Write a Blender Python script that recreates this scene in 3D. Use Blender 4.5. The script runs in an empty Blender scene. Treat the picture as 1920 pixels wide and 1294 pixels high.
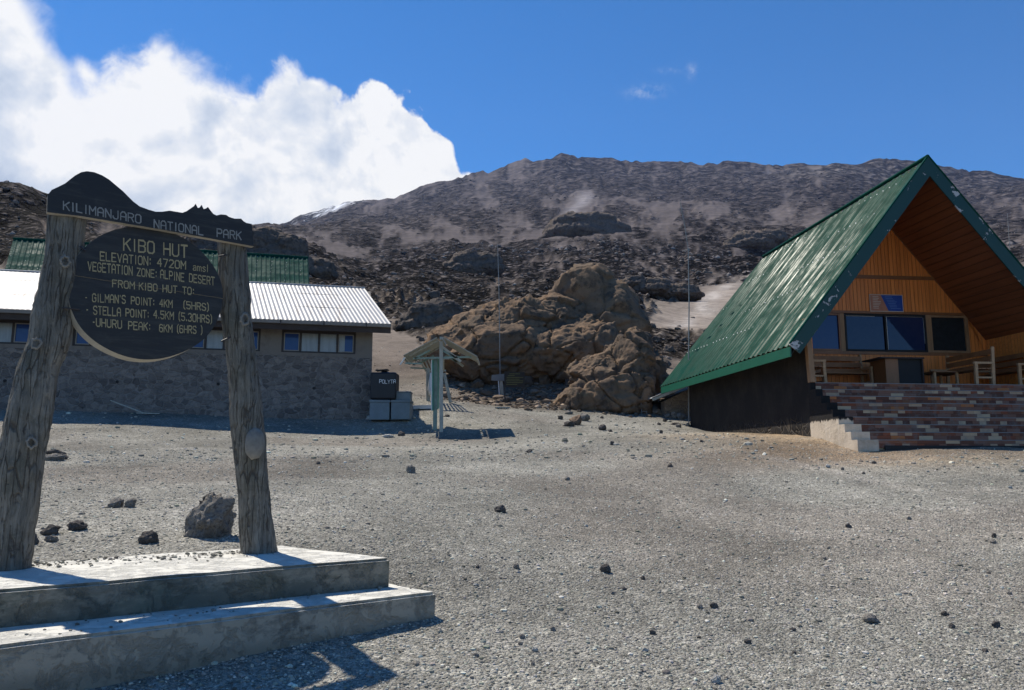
import bpy, bmesh, math, random
import numpy as np
from mathutils import Vector, Matrix, noise as mnoise
random.seed(7); rng = np.random.default_rng(7)
S = bpy.context.scene; COL = S.collection
R = math.radians
# ---------------------------------------------------------------- camera
F = 1450.0; PITCH = R(8.5); EYE = 1.6
cp, sp = math.cos(PITCH), math.sin(PITCH)
cam = bpy.data.cameras.new('camera'); co = bpy.data.objects.new('camera', cam); COL.objects.link(co)
cam.sensor_width = 36; cam.lens = F / 1920 * 36; cam.clip_start = .05; cam.clip_end = 20000
co.location = (0, 0, EYE); co.rotation_euler = (math.pi/2 + PITCH, 0, 0); S.camera = co
# ---------------------------------------------------------------- sun, sky, exposure
SUN = Vector((-.47, .44, 1)).normalized()
sl = bpy.data.lights.new('sun', 'SUN'); so = bpy.data.objects.new('sun', sl); COL.objects.link(so)
sl.energy = 5.0; sl.angle = R(.53); sl.color = (1, .925, .80)
so.rotation_euler = SUN.to_track_quat('Z', 'Y').to_euler()
S.view_settings.view_transform = 'Standard'; S.view_settings.look = 'None'
S.view_settings.exposure = .30; S.view_settings.gamma = 1
S.cycles.max_bounces = 6; S.cycles.volume_bounces = 0; S.cycles.transparent_max_bounces = 8

def ray(px, py):
    u = (px-960)/F; v = (647-py)/F
    return Vector((u, cp - v*sp, sp + v*cp))
def U(px, py, Y):                      # the point seen at a picture position, Y metres ahead
    d = ray(px, py); return Vector((0, 0, EYE)) + d*(Y/d.y)
def UZ(px, py, z):
    d = ray(px, py); return Vector((0, 0, EYE)) + d*((z-EYE)/d.z)
def UP(px, py, p0, n):
    d = ray(px, py); o = Vector((0, 0, EYE)); return o + d*((p0-o).dot(n)/d.dot(n))
def proj(x, y, z):
    zz = z-EYE; dep = y*cp + zz*sp; up = -y*sp + zz*cp
    return 960+F*x/dep, 647-F*up/dep

# ---------------------------------------------------------------- node helpers
class NT:
    def __init__(s, tree): s.t = tree; s.n = tree.nodes; s.l = tree.links
    def a(s, typ, ins=None, **kw):
        nd = s.n.new(typ)
        for k, v in kw.items(): setattr(nd, k, v)
        for k, v in (ins or {}).items():
            sk = nd.inputs[k]
            if isinstance(v, bpy.types.NodeSocket): s.l.new(v, sk)
            else: sk.default_value = v
        return nd
    def m(s, op, a, b=None, c=None, clamp=False):
        nd = s.n.new('ShaderNodeMath'); nd.operation = op; nd.use_clamp = clamp
        for i, v in enumerate((a, b, c)):
            if v is None: continue
            if isinstance(v, bpy.types.NodeSocket): s.l.new(v, nd.inputs[i])
            else: nd.inputs[i].default_value = v
        return nd.outputs[0]
    def noise(s, vec, scale, detail=5, rough=.55, dist=0):
        return s.a('ShaderNodeTexNoise', {'Vector': vec, 'Scale': scale, 'Detail': detail, 'Roughness': rough, 'Distortion': dist}).outputs[0]
    def vor(s, vec, scale, feature='F1', out='Distance', rnd=1):
        return s.a('ShaderNodeTexVoronoi', {'Vector': vec, 'Scale': scale, 'Randomness': rnd}, feature=feature).outputs[out]
    def ramp(s, fac, stops, interp='LINEAR'):
        nd = s.n.new('ShaderNodeValToRGB'); cr = nd.color_ramp; cr.interpolation = interp
        while len(cr.elements) < len(stops): cr.elements.new(.5)
        for e, (p, c) in zip(cr.elements, stops):
            e.position = p; e.color = (c[0], c[1], c[2], 1) if isinstance(c, (tuple, list)) else (c, c, c, 1)
        s.l.new(fac, nd.inputs[0]); return nd.outputs[0]
    def mix(s, fac, a, b, blend='MIX'):
        nd = s.n.new('ShaderNodeMix'); nd.data_type = 'RGBA'; nd.blend_type = blend
        for k, v in ((0, fac), (6, a), (7, b)):
            if isinstance(v, bpy.types.NodeSocket): s.l.new(v, nd.inputs[k])
            elif k == 0: nd.inputs[k].default_value = v
            else: nd.inputs[k].default_value = (v[0], v[1], v[2], 1) if isinstance(v, (tuple, list)) else (v, v, v, 1)
        return nd.outputs[2]
    def map(s, vec, scale=(1, 1, 1), rot=(0, 0, 0), loc=(0, 0, 0)):
        return s.a('ShaderNodeMapping', {'Vector': vec, 'Scale': scale, 'Rotation': rot, 'Location': loc}).outputs[0]
    def sstep(s, x, lo, hi):
        return s.a('ShaderNodeMapRange', {'Value': x, 'From Min': lo, 'From Max': hi}, interpolation_type='SMOOTHSTEP').outputs[0]

def material(name, fn):
    m = bpy.data.materials.new(name); m.use_nodes = True
    t = NT(m.node_tree); t.n.clear()
    out = t.a('ShaderNodeOutputMaterial'); bs = t.a('ShaderNodeBsdfPrincipled')
    t.l.new(bs.outputs[0], out.inputs[0])
    oc = t.a('ShaderNodeTexCoord').outputs['Object']
    r = fn(t, oc)                       # dict: color, rough, metal, bump, bdist, spec
    def put(k, v):
        if isinstance(v, bpy.types.NodeSocket): t.l.new(v, bs.inputs[k])
        elif isinstance(v, (tuple, list)): bs.inputs[k].default_value = (v[0], v[1], v[2], 1)
        else: bs.inputs[k].default_value = v
    put('Base Color', r.get('color', (.5, .5, .5))); put('Roughness', r.get('rough', .8)); put('Metallic', r.get('metal', 0))
    put('Specular IOR Level', r.get('spec', .4))
    if 'coat' in r: put('Coat Weight', r['coat'])
    if 'bump' in r:
        b = t.a('ShaderNodeBump', {'Height': r['bump'], 'Strength': r.get('bstr', 1), 'Distance': r.get('bdist', .01)})
        t.l.new(b.outputs[0], bs.inputs['Normal'])
    return m
def plainvar(name, c, rough=.7, var=.25, scale=6, metal=0, bump=.3, bdist=.004, spec=.4, stretch=(1, 1, 1)):
    def f(t, oc):
        v = t.map(oc, stretch)
        n = t.noise(v, scale, 6, .6); n2 = t.noise(v, scale*9, 3, .6)
        k = t.m('ADD', t.m('MULTIPLY', t.m('SUBTRACT', n, .5), var*3), 1)
        k2 = t.m('ADD', t.m('MULTIPLY', t.m('SUBTRACT', n2, .5), var*1.2), k)
        return dict(color=t.mix(1, c, t.a('ShaderNodeCombineColor', {0: k2, 1: k2, 2: k2}).outputs[0], 'MULTIPLY'),
                    rough=rough, metal=metal, bump=n2, bstr=bump, bdist=bdist, spec=spec)
    return material(name, f)

# ---------------------------------------------------------------- world
W = bpy.data.worlds.new('World'); S.world = W; W.use_nodes = True
def build_world():
    t = NT(W.node_tree); t.n.clear()
    out = t.a('ShaderNodeOutputWorld')
    el = math.asin(SUN.z); rot = math.atan2(SUN.x, SUN.y)
    sky = t.a('ShaderNodeTexSky', sky_type='NISHITA', sun_disc=False, sun_elevation=el, sun_rotation=rot,
              altitude=4700, air_density=1.15, dust_density=.05, ozone_density=2.0)
    hsv = t.a('ShaderNodeHueSaturation', {'Color': sky.outputs[0], 'Saturation': 1.33, 'Value': 1.08}).outputs[0]
    bg = t.a('ShaderNodeBackground', {'Color': hsv, 'Strength': .132})
    gen = t.a('ShaderNodeTexCoord').outputs['Generated']
    sx = t.a('ShaderNodeSeparateXYZ', {0: gen})
    x, y, z = sx.outputs
    az = t.m('ARCTAN2', x, y); ele = t.m('ARCSINE', z)
    # outline of the cloud bank as azimuth -> elevation
    pts = [(-700, 300), (-500, 0), (-300, -180), (-120, -160), (0, -90), (70, 10), (110, 62), (140, 120), (180, 135), (215, 110), (250, 108), (290, 78), (330, 95), (380, 120),
           (420, 168), (470, 160), (540, 130), (590, 138), (640, 180), (690, 163), (750, 183), (788, 205), (806, 245), (842, 275), (866, 312), (900, 345), (935, 400), (980, 500)]
    A0, A1, E0, E1 = -1.4, .3, -.1, .9
    n1 = t.noise(gen, 9, 8, .62, .3); n2 = t.noise(gen, 34, 7, .62, .4)
    v1 = t.vor(t.a('ShaderNodeVectorMath', {0: gen, 1: t.a('ShaderNodeVectorMath', {0: t.a('ShaderNodeTexNoise', {'Vector': gen, 'Scale': 14., 'Detail': 4.}).outputs['Color'], 'Scale': .06}, operation='SCALE').outputs[0]}, operation='ADD').outputs[0], 26, 'SMOOTH_F1')
    azw = t.m('ADD', az, t.m('MULTIPLY', t.m('SUBTRACT', n2, .5), .03))
    fc = t.n.new('ShaderNodeFloatCurve'); cv = fc.mapping.curves[0]
    P = []
    for px, py in pts:
        d = ray(px, py); d.normalize(); P.append(((math.atan2(d.x, d.y)-A0)/(A1-A0), (math.asin(d.z)-E0)/(E1-E0)))
    while len(cv.points) < len(P): cv.points.new(.5, .5)
    for p, q in zip(cv.points, P): p.location = q; p.handle_type = 'AUTO_CLAMPED'
    fc.mapping.update()
    t.l.new(t.m('DIVIDE', t.m('SUBTRACT', azw, A0), A1-A0), fc.inputs['Value'])
    top = t.m('ADD', t.m('MULTIPLY', fc.outputs[0], E1-E0), E0)
    d = t.m('SUBTRACT', top, ele)
    d = t.m('ADD', d, t.m('MULTIPLY', t.m('SUBTRACT', n1, .5), .07))
    d = t.m('ADD', d, t.m('MULTIPLY', t.m('SUBTRACT', n2, .5), .05))
    d = t.m('ADD', d, t.m('MULTIPLY', t.m('SUBTRACT', .45, v1), .045))
    soft = t.sstep(az, -.15, -.42)           # wispier edge further left
    wid = t.m('ADD', t.m('MULTIPLY', soft, .034), .010)
    al = t.m('DIVIDE', t.m('ADD', d, t.m('MULTIPLY', wid, .3)), wid, clamp=True)
    al = t.sstep(al, 0, 1)
    # relief: sample the same billow noise a little towards the sun
    off = t.a('ShaderNodeVectorMath', {0: gen, 1: (-.012, .0, .03)}, operation='ADD').outputs[0]
    nA = t.noise(gen, 7, 9, .55, .2); nB = t.noise(off, 7, 9, .55, .2)
    rel = t.m('MULTIPLY', t.m('SUBTRACT', nA, nB), 3.0)
    big = t.noise(gen, 3.2, 3, .5)
    depth = t.sstep(d, .02, .30)
    sh = t.m('ADD', t.m('SUBTRACT', 1.0, t.m('MULTIPLY', depth, t.m('MULTIPLY', t.sstep(big, .35, .65), .42))), t.m('MULTIPLY', rel, .75))
    thin = t.m('MULTIPLY', t.sstep(ele, .36, .24), t.m('MULTIPLY', t.sstep(az, -.33, -.27), t.sstep(nA, .45, .62)))
    sh = t.m('SUBTRACT', sh, t.m('MULTIPLY', thin, .32))
    ccol = t.ramp(sh, [(.35, (.36, .46, .62)), (.72, (.66, .73, .83)), (.93, (.90, .92, .94)), (1.0, (1, 1, .99))])
    cb = t.a('ShaderNodeBackground', {'Color': ccol, 'Strength': .82})
    # two faint wisps in the open sky
    wis = None
    for px, py, s1, s2, g in ((1212, 172, .022, .0065, .33), (1296, 134, .006, .008, .2), (1262, 130, .02, .004, .12)):
        dd = ray(px, py); dd.normalize(); a0 = math.atan2(dd.x, dd.y); e0 = math.asin(dd.z)
        q = t.m('ADD', t.m('POWER', t.m('DIVIDE', t.m('SUBTRACT', az, a0), s1), 2), t.m('POWER', t.m('DIVIDE', t.m('SUBTRACT', ele, e0), s2), 2))
        w = t.m('MULTIPLY', t.m('EXPONENT', t.m('MULTIPLY', q, -1)), t.m('MULTIPLY', t.sstep(t.noise(gen, 60, 5, .7), .4, .65), g))
        wis = w if wis is None else t.m('ADD', wis, w)
    al = t.m('MAXIMUM', al, wis)
    mx = t.a('ShaderNodeMixShader', {0: al}); t.l.new(bg.outputs[0], mx.inputs[1]); t.l.new(cb.outputs[0], mx.inputs[2])
    t.l.new(mx.outputs[0], out.inputs[0])
build_world()

# ---------------------------------------------------------------- numpy noise
def _h(ix, iy, iz, s):
    h = (ix*374761393 + iy*668265263 + iz*2147483647 + s*1274126177) & 0xffffffff
    h = ((h ^ (h >> 13))*1274126177) & 0xffffffff
    h = ((h ^ (h >> 16))*2246822519) & 0xffffffff
    return (h ^ (h >> 15)) & 0xffffffff
def perlin3(P, s=0):
    P = np.asarray(P, dtype=np.float64); i = np.floor(P).astype(np.int64); f = P-i; w = f*f*f*(f*(f*6-15)+10)
    out = 0
    for dx in (0, 1):
        wx = w[:, 0] if dx else 1-w[:, 0]
        for dy in (0, 1):
            wy = w[:, 1] if dy else 1-w[:, 1]
            for dz in (0, 1):
                wz = w[:, 2] if dz else 1-w[:, 2]
                h = _h(i[:, 0]+dx, i[:, 1]+dy, i[:, 2]+dz, s)
                gx = (h & 1023)/511.5-1; gy = ((h >> 10) & 1023)/511.5-1; gz = ((h >> 20) & 1023)/511.5-1
                out = out + wx*wy*wz*(gx*(f[:, 0]-dx)+gy*(f[:, 1]-dy)+gz*(f[:, 2]-dz))
    return out*1.3
def perlin2(x, y, s=0):
    ix = np.floor(x).astype(np.int64); iy = np.floor(y).astype(np.int64); fx = x-ix; fy = y-iy
    wx = fx*fx*fx*(fx*(fx*6-15)+10); wy = fy*fy*fy*(fy*(fy*6-15)+10); out = 0
    for dx in (0, 1):
        for dy in (0, 1):
            h = _h(ix+dx, iy+dy, 0*ix, s); a = (h & 0xffff)/65536*2*np.pi
            out = out + (wx if dx else 1-wx)*(wy if dy else 1-wy)*(np.cos(a)*(fx-dx)+np.sin(a)*(fy-dy))
    return out*1.5
def fbm3(P, o=5, s=0, g=.5, ridged=False):
    a = 1; r = 0; k = 1.
    for j in range(o):
        n = perlin3(P*k+j*17.3, s+j)
        r = r + a*((1-2*np.abs(n)) if ridged else n); a *= g; k *= 2.03
    return r
def worley3(P, s=0):
    i = np.floor(P).astype(np.int64); f1 = np.full(len(P), 9.); f2 = np.full(len(P), 9.); idv = np.zeros(len(P))
    for dx in (-1, 0, 1):
        for dy in (-1, 0, 1):
            for dz in (-1, 0, 1):
                c = i+np.array([dx, dy, dz]); h = _h(c[:, 0], c[:, 1], c[:, 2], s)
                q = c+np.stack([(h & 1023)/1023, ((h >> 10) & 1023)/1023, ((h >> 20) & 1023)/1023], 1)
                d = np.sqrt(((q-P)**2).sum(1)); n = d < f1
                f2 = np.where(n, f1, np.minimum(f2, d)); idv = np.where(n, (h % 997)/997, idv); f1 = np.where(n, d, f1)
    return f1, f2, idv

# ---------------------------------------------------------------- objects
def props(o, label=None, cat=None, group=None, kind=None):
    if label: o['label'] = label
    if cat: o['category'] = cat
    if group: o['group'] = group
    if kind: o['kind'] = kind
    return o
def thing(name, label, cat, loc=(0, 0, 0), rotz=0, group=None):
    o = bpy.data.objects.new(name, None); COL.objects.link(o); o.location = loc; o.rotation_euler = (0, 0, rotz)
    o.empty_display_size = .2
    return props(o, label, cat, group)
def L(o, p):                              # world point -> frame of a thing
    m = Matrix.Rotation(-o.rotation_euler.z, 3, 'Z'); return m @ (Vector(p)-Vector(o.location))
def npmesh(name, V, Fc, mat, parent=None, smooth=False, colors=None, loc=None, alpha=None):
    me = bpy.data.meshes.new(name); V = np.asarray(V, dtype=np.float32); Fc = np.asarray(Fc, dtype=np.int32)
    k = Fc.shape[1]
    me.vertices.add(len(V)); me.vertices.foreach_set('co', V.ravel())
    me.loops.add(Fc.size); me.loops.foreach_set('vertex_index', Fc.ravel())
    me.polygons.add(len(Fc)); me.polygons.foreach_set('loop_start', np.arange(0, Fc.size, k, dtype=np.int32))
    me.polygons.foreach_set('loop_total', np.full(len(Fc), k, dtype=np.int32))
    if colors is not None:
        ca = me.color_attributes.new('Col', 'FLOAT_COLOR', 'POINT')
        ca.data.foreach_set('color', np.concatenate([colors, np.ones((len(V), 1)) if alpha is None else alpha[:, None]], 1).astype(np.float32).ravel())
    me.update(calc_edges=True)
    me.polygons.foreach_set('use_smooth', np.full(len(Fc), smooth)); me.materials.append(mat)
    o = bpy.data.objects.new(name, me); COL.objects.link(o)
    if parent: o.parent = parent
    if loc is not None: o.location = loc
    return o
class MB:
    def __init__(s): s.v = []; s.f = []
    def add(s, vs, fs):
        b = len(s.v); s.v += [tuple(v) for v in vs]; s.f += [tuple(b+i for i in f) for f in fs]; return s
    def box(s, x0, x1, y0, y1, z0, z1):
        return s.hexa([(x0, y0, z0), (x1, y0, z0), (x1, y1, z0), (x0, y1, z0)], [(x0, y0, z1), (x1, y0, z1), (x1, y1, z1), (x0, y1, z1)])
    def hexa(s, b, t):
        return s.prism(b, t)
    def prism(s, b, t):
        n = len(b); fs = [tuple(range(n-1, -1, -1)), tuple(range(n, 2*n))] + [(i, (i+1) % n, n+(i+1) % n, n+i) for i in range(n)]
        return s.add(list(b)+list(t), fs)
    def beam(s, p, q, w, h, up=(0, 0, 1)):
        p = Vector(p); q = Vector(q); d = (q-p).normalized(); up = Vector(up)
        if abs(d.dot(up)) > .98: up = Vector((0, 1, 0))
        x = d.cross(up).normalized()*w/2; z = x.cross(d).normalized()*h/2
        return s.prism([p-x-z, p+x-z, p+x+z, p-x+z], [q-x-z, q+x-z, q+x+z, q-x+z])
    def tube(s, pts, rad, n=12):
        pts = [Vector(p) for p in pts]; rad = rad if isinstance(rad, (list, tuple)) else [rad]*len(pts); vs = []
        for i, p in enumerate(pts):
            d = (pts[min(i+1, len(pts)-1)]-pts[max(i-1, 0)]).normalized()
            a = d.cross(Vector((0, 1, 0)) if abs(d.y) < .9 else Vector((1, 0, 0))).normalized(); b = d.cross(a)
            vs += [p+(a*math.cos(k*2*math.pi/n)+b*math.sin(k*2*math.pi/n))*rad[i] for k in range(n)]
        fs = [(i*n+k, i*n+(k+1) % n, (i+1)*n+(k+1) % n, (i+1)*n+k) for i in range(len(pts)-1) for k in range(n)]
        fs += [tuple(range(n-1, -1, -1)), tuple((len(pts)-1)*n+k for k in range(n))]
        return s.add(vs, fs)
    def build(s, name, mat, parent=None, bevel=0, smooth=False, label=None):
        me = bpy.data.meshes.new(name); me.from_pydata(s.v, [], s.f); me.materials.append(mat)
        bm = bmesh.new(); bm.from_mesh(me); bmesh.ops.recalc_face_normals(bm, faces=bm.faces)
        if bevel:
            bmesh.ops.bevel(bm, geom=[e for e in bm.edges if len(e.link_faces) == 2 and e.calc_face_angle(0) > .6], offset=bevel, segments=2, affect='EDGES', profile=.5)
        if smooth:
            for f in bm.faces: f.smooth = True
        bm.to_mesh(me); bm.free()
        o = bpy.data.objects.new(name, me); COL.objects.link(o)
        if parent: o.parent = parent
        if label: o['label'] = label
        return o
def corr(name, mat, parent, p00, p10, p01, p11, period, amp, rows=6, kind='sine', sag=0, seed=0, nw=None):
    """corrugated sheet; ribs are counted along p00->p10 and run from p00 to p01"""
    p00, p10, p01, p11 = [np.array(p, float) for p in (p00, p10, p01, p11)]
    length = np.linalg.norm(p10-p00); nw = nw or max(2, int(length/period)); per = 10 if kind == 'sine' else 6
    us = []; hs = []
    for i in range(nw):
        for k in range(per):
            q = k/per
            if kind == 'sine': us.append((i+q)/nw); hs.append(math.cos(q*2*math.pi))
            else:
                qq = (0, .42, .52, .6, .78, .88)[k]; us.append((i+qq)/nw); hs.append((-.8, -.8, 0, 1, 1, 0)[k])
    us.append(1.); hs.append(hs[0]); us = np.array(us); hs = np.array(hs)
    nrm = np.cross(p10-p00, p01-p00); nrm /= np.linalg.norm(nrm)
    if nrm[2] < 0: nrm = -nrm
    V = []
    for r in range(rows+1):
        w = r/rows
        a = p00+(p01-p00)*w; b = p10+(p11-p10)*w
        row = a[None]+(b-a)[None]*us[:, None]
        jit = .35*np.sin(us*37+seed+w*3)*.01
        row = row+nrm*(hs*amp*.5+jit-sag*math.sin(w*math.pi))[:, None]
        V.append(row)
    n = len(us); V = np.concatenate(V)
    Fq = [(r*n+i, r*n+i+1, (r+1)*n+i+1, (r+1)*n+i) for r in range(rows) for i in range(n-1)]
    Vd = V-nrm*.004                         # sheet thickness
    nv = len(V); Fb = [(d+nv, c+nv, b+nv, a+nv) for a, b, c, d in Fq]
    rim = [(i, i+1, i+1+nv, i+nv) for i in range(n-1)]+[(rows*n+i+1, rows*n+i, rows*n+i+nv, rows*n+i+1+nv) for i in range(n-1)]
    return npmesh(name, np.concatenate([V, Vd]), Fq+Fb+rim, mat, parent)

# ---------------------------------------------------------------- stroke lettering
GL = {'A': [[(0, 0), (0, 4.6), (1.2, 6), (2.8, 6), (4, 4.6), (4, 0)], [(0, 2.6), (4, 2.6)]], 'B': [[(0, 0), (0, 6), (3, 6), (4, 5.2), (4, 4), (3, 3.2), (0, 3.2)], [(3, 3.2), (4, 2.4), (4, .8), (3, 0), (0, 0)]],
 'D': [[(0, 0), (0, 6), (2.8, 6), (4, 4.9), (4, 1.1), (2.8, 0), (0, 0)]], 'E': [[(4, 0), (0, 0), (0, 6), (4, 6)], [(0, 3.1), (3.2, 3.1)]], 'F': [[(0, 0), (0, 6), (4, 6)], [(0, 3.1), (3.2, 3.1)]],
 'G': [[(4, 4.9), (3, 6), (1, 6), (0, 5), (0, 1), (1, 0), (3, 0), (4, 1), (4, 3), (2.4, 3)]], 'H': [[(0, 0), (0, 6)], [(4, 0), (4, 6)], [(0, 3.1), (4, 3.1)]], 'I': [[(1, 0), (1, 6)]],
 'J': [[(3.6, 6), (3.6, 1), (2.7, 0), (1, 0), (0, 1), (0, 1.8)]], 'K': [[(0, 0), (0, 6)], [(4, 6), (.2, 2.8)], [(1.4, 3.7), (4, 0)]], 'L': [[(0, 6), (0, 0), (3.8, 0)]],
 'M': [[(0, 0), (0, 6), (2.2, 2.6), (4.4, 6), (4.4, 0)]], 'N': [[(0, 0), (0, 6), (4, 0), (4, 6)]], 'O': [[(1, 0), (0, 1), (0, 5), (1, 6), (3, 6), (4, 5), (4, 1), (3, 0), (1, 0)]],
 'P': [[(0, 0), (0, 6), (3, 6), (4, 5.2), (4, 3.6), (3, 2.8), (0, 2.8)]], 'R': [[(0, 0), (0, 6), (3, 6), (4, 5.2), (4, 3.8), (3, 3), (0, 3)], [(2.2, 3), (4, 0)]],
 'S': [[(4, 5), (3, 6), (1, 6), (0, 5), (0, 4), (1, 3.2), (3, 2.8), (4, 2), (4, 1), (3, 0), (1, 0), (0, 1)]], 'T': [[(2, 0), (2, 6)], [(0, 6), (4, 6)]],
 'U': [[(0, 6), (0, 1), (1, 0), (3, 0), (4, 1), (4, 6)]], 'V': [[(0, 6), (2, 0), (4, 6)]], 'Y': [[(0, 6), (2, 3), (4, 6)], [(2, 3), (2, 0)]], 'Z': [[(0, 6), (4, 6), (0, 0), (4, 0)]],
 '0': [[(1, 0), (0, 1), (0, 5), (1, 6), (3, 6), (4, 5), (4, 1), (3, 0), (1, 0)]], '2': [[(0, 5), (1, 6), (3, 6), (4, 5), (4, 4), (0, 0), (4, 0)]], '3': [[(0, 5.2), (1, 6), (3, 6), (4, 5), (4, 3.9), (2.6, 3.1), (4, 2.3), (4, 1), (3, 0), (1, 0), (0, .8)]],
 '4': [[(3, 0), (3, 6), (0, 2), (4, 2)]], '5': [[(4, 6), (0, 6), (0, 3.4), (3, 3.4), (4, 2.5), (4, 1), (3, 0), (1, 0), (0, .8)]], '6': [[(4, 5.2), (3, 6), (1, 6), (0, 5), (0, 1), (1, 0), (3, 0), (4, 1), (4, 2.6), (3, 3.4), (0, 3.4)]],
 '7': [[(0, 6), (4, 6), (1.4, 0)]], ':': [[(.8, 1), (.8, 1.8)], [(.8, 4), (.8, 4.8)]], '.': [[(.6, 0), (.6, .8)]], "'": [[(.6, 4.8), (.6, 6)]], '-': [[(.4, 2.8), (1.5, 2.8)]],
 '(': [[(1.6, 6.8), (.4, 5.2), (.4, .8), (1.6, -.8)]], ')': [[(.2, 6.8), (1.4, 5.2), (1.4, .8), (.2, -.8)]],
 'a': [[(.2, 3.6), (1, 4.1), (2.4, 4.1), (3, 3.4), (3, 0)], [(3, 2.4), (.8, 2.2), (0, 1.2), (.8, 0), (3, .6)]], 'm': [[(0, 0), (0, 4)], [(0, 3.2), (1, 4), (2, 3.4), (2, 0)], [(2, 3.2), (3, 4), (4, 3.4), (4, 0)]],
 's': [[(2.8, 3.4), (2, 4), (.8, 4), (0, 3.3), (.6, 2.4), (2.2, 1.8), (2.8, .9), (2, 0), (.8, 0), (0, .6)]], 'l': [[(.6, 0), (.6, 6)]]}
WD = {'I': 2, 'M': 4.4, ':': 1.6, '.': 1.2, "'": 1.2, '-': 2, '(': 1.8, ')': 1.6, 'l': 1.2, 'a': 3, 's': 2.8, ' ': 3}
def letters(mb, text, P, lift, sw=.95, gap=1.5, width=None):
    """P(a, b) maps text units (a along 0..1, b height in sixths) to a point; lift is the outward vector"""
    tot = sum(WD.get(c, 4)+gap for c in text)-gap; x = 0
    for c in text:
        for st in GL.get(c, []):
            for (x0, y0), (x1, y1) in zip(st[:-1], st[1:]):
                d = Vector((x1-x0, y1-y0)); ln = d.length or 1; d /= ln; n = Vector((-d.y, d.x))*sw/2; e = d*sw*.32
                k1, k2, k3 = random.uniform(.72, 1.15), random.uniform(.72, 1.15), random.uniform(-.12, .12); q = [(x0-e.x+n.x*k1, y0-e.y+n.y*k1+k3), (x1+e.x+n.x*k2, y1+e.y+n.y*k2), (x1+e.x-n.x*k1, y1+e.y-n.y*k1+k3), (x0-e.x-n.x*k2, y0-e.y-n.y*k2)]
                j = random.uniform(.7, 1)
                b = [P((x+a)/tot, bb) for a, bb in q]; mb.prism(b, [p+lift*j for p in b])
        x += WD.get(c, 4)+gap
    return mb
# ================================================================ TERRAIN
CP = [(0, 0, 0.)]
for px, py, Y in ((820, 810, 22), (690, 787, 23.9), (350, 776, 22.8), (0, 767, 21.8), (1640, 846, 15.3), (1760, 845, 15.2), (1292, 800, 25.2), (1515, 818, 17.2), (1200, 776, 27.5), (940, 757, 30), (800, 752, 25.8),
                  (1000, 761, 29), (930, 708, 33.3), (1060, 705, 33.6), (1140, 735, 31), (760, 700, 37), (720, 640, 48), (822, 1162, 5.4), (0, 1296, 4.07), (1900, 1285, 4.37), (1920, 841, 15.2), (1300, 1285, 4.35), (1000, 1000, 8.3)):
    p = U(px, py, Y); CP.append((p.x, p.y, p.z))
CP += [(-1.9, 6.6, .90), (-3.3, 5.9, .86), (-.75, 6.1, .74), (0, -20, -1.7), (-15, -20, -1.2), (15, -20, -2), (-18, 5, .8), (20, 5, .2), (-30, 22, 4.0), (20, 26, 2.6), (-10, 12, 1.5), (12, 20, 2.0)]
CP = np.array(CP); _c = CP[:, :2]/10
def _tps(d2): return np.where(d2 > 1e-12, .5*d2*np.log(np.maximum(d2, 1e-12)), 0)
_n = len(CP); _A = np.zeros((_n+3, _n+3)); _A[:_n, :_n] = _tps(((_c[:, None]-_c[None])**2).sum(2))+np.eye(_n)*.002
_A[:_n, _n:] = np.c_[np.ones(_n), _c]; _A[_n:, :_n] = _A[:_n, _n:].T
_w = np.linalg.solve(_A, np.r_[CP[:, 2], 0, 0, 0])
def near_z(x, y):
    q = np.stack([x, y], 1)/10; r = _w[_n]+_w[_n+1]*q[:, 0]+_w[_n+2]*q[:, 1]
    for i in range(_n): r = r+_w[i]*_tps(((q-_c[i])**2).sum(1))
    return r
RR = [40, 60, 100, 180, 350, 700, 1300, 2200, 3100, 3600]
TAB = {-500: [690, 610, 520, 440, 400, 400, 420, 440, 460, 470], -150: [690, 610, 520, 430, 365, 380, 400, 430, 450, 460], 20: [690, 612, 520, 440, 348, 372, 400, 430, 450, 460],
       90: [690, 612, 530, 455, 372, 385, 410, 430, 450, 460], 200: [690, 615, 540, 470, 415, 425, 440, 450, 455, 460],
       400: [690, 620, 550, 480, 432, 435, 440, 440, 440, 450], 520: [690, 625, 560, 500, 455, 443, 436, 428, 424, 450], 700: [685, 632, 585, 545, 505, 458, 425, 397, 378, 420],
       900: [690, 640, 598, 558, 508, 455, 415, 370, 332, 380], 1100: [690, 640, 590, 550, 500, 446, 408, 350, 298, 350], 1300: [700, 655, 612, 572, 515, 452, 402, 350, 308, 350],
       1500: [700, 660, 610, 570, 510, 450, 402, 350, 311, 350], 1920: [700, 660, 610, 560, 500, 445, 405, 365, 343, 380], 2400: [720, 690, 650, 600, 560, 520, 480, 440, 420, 440]}
TAZ = []; TE = []
for px, row in sorted(TAB.items()):
    d = ray(px, 450); TAZ.append(math.atan2(d.x, d.y)); TE.append([(lambda q: q.z/math.hypot(q.x, q.y))(ray(px, y)) for y in row])
TAZ = np.array(TAZ); TE = np.array(TE); LR = np.log(RR)
SIL = [(520, 422), (560, 404), (600, 390), (620, 384), (650, 378), (700, 376), (740, 368), (760, 361), (800, 347), (850, 338), (885, 327), (897, 324), (905, 321), (915, 327), (930, 320), (955, 307), (972, 299), (985, 296), (1000, 301), (1030, 296), (1052, 289), (1075, 293), (1100, 297), (1140, 298),
       (1180, 300), (1260, 301), (1325, 307), (1345, 308), (1355, 302), (1385, 303), (1420, 306), (1450, 309), (1500, 307), (1540, 309), (1600, 303), (1640, 301), (1700, 306), (1770, 318), (1850, 324), (1920, 338), (2100, 370)]
SAZ = []; SE = []
for px, py in SIL:
    d = ray(px, py); SAZ.append(math.atan2(d.x, d.y)); SE.append(d.z/math.hypot(d.x, d.y))
SAZ = np.array(SAZ); SE = np.array(SE)
def smooth(t): t = np.clip(t, 0, 1); return t*t*(3-2*t)
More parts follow.
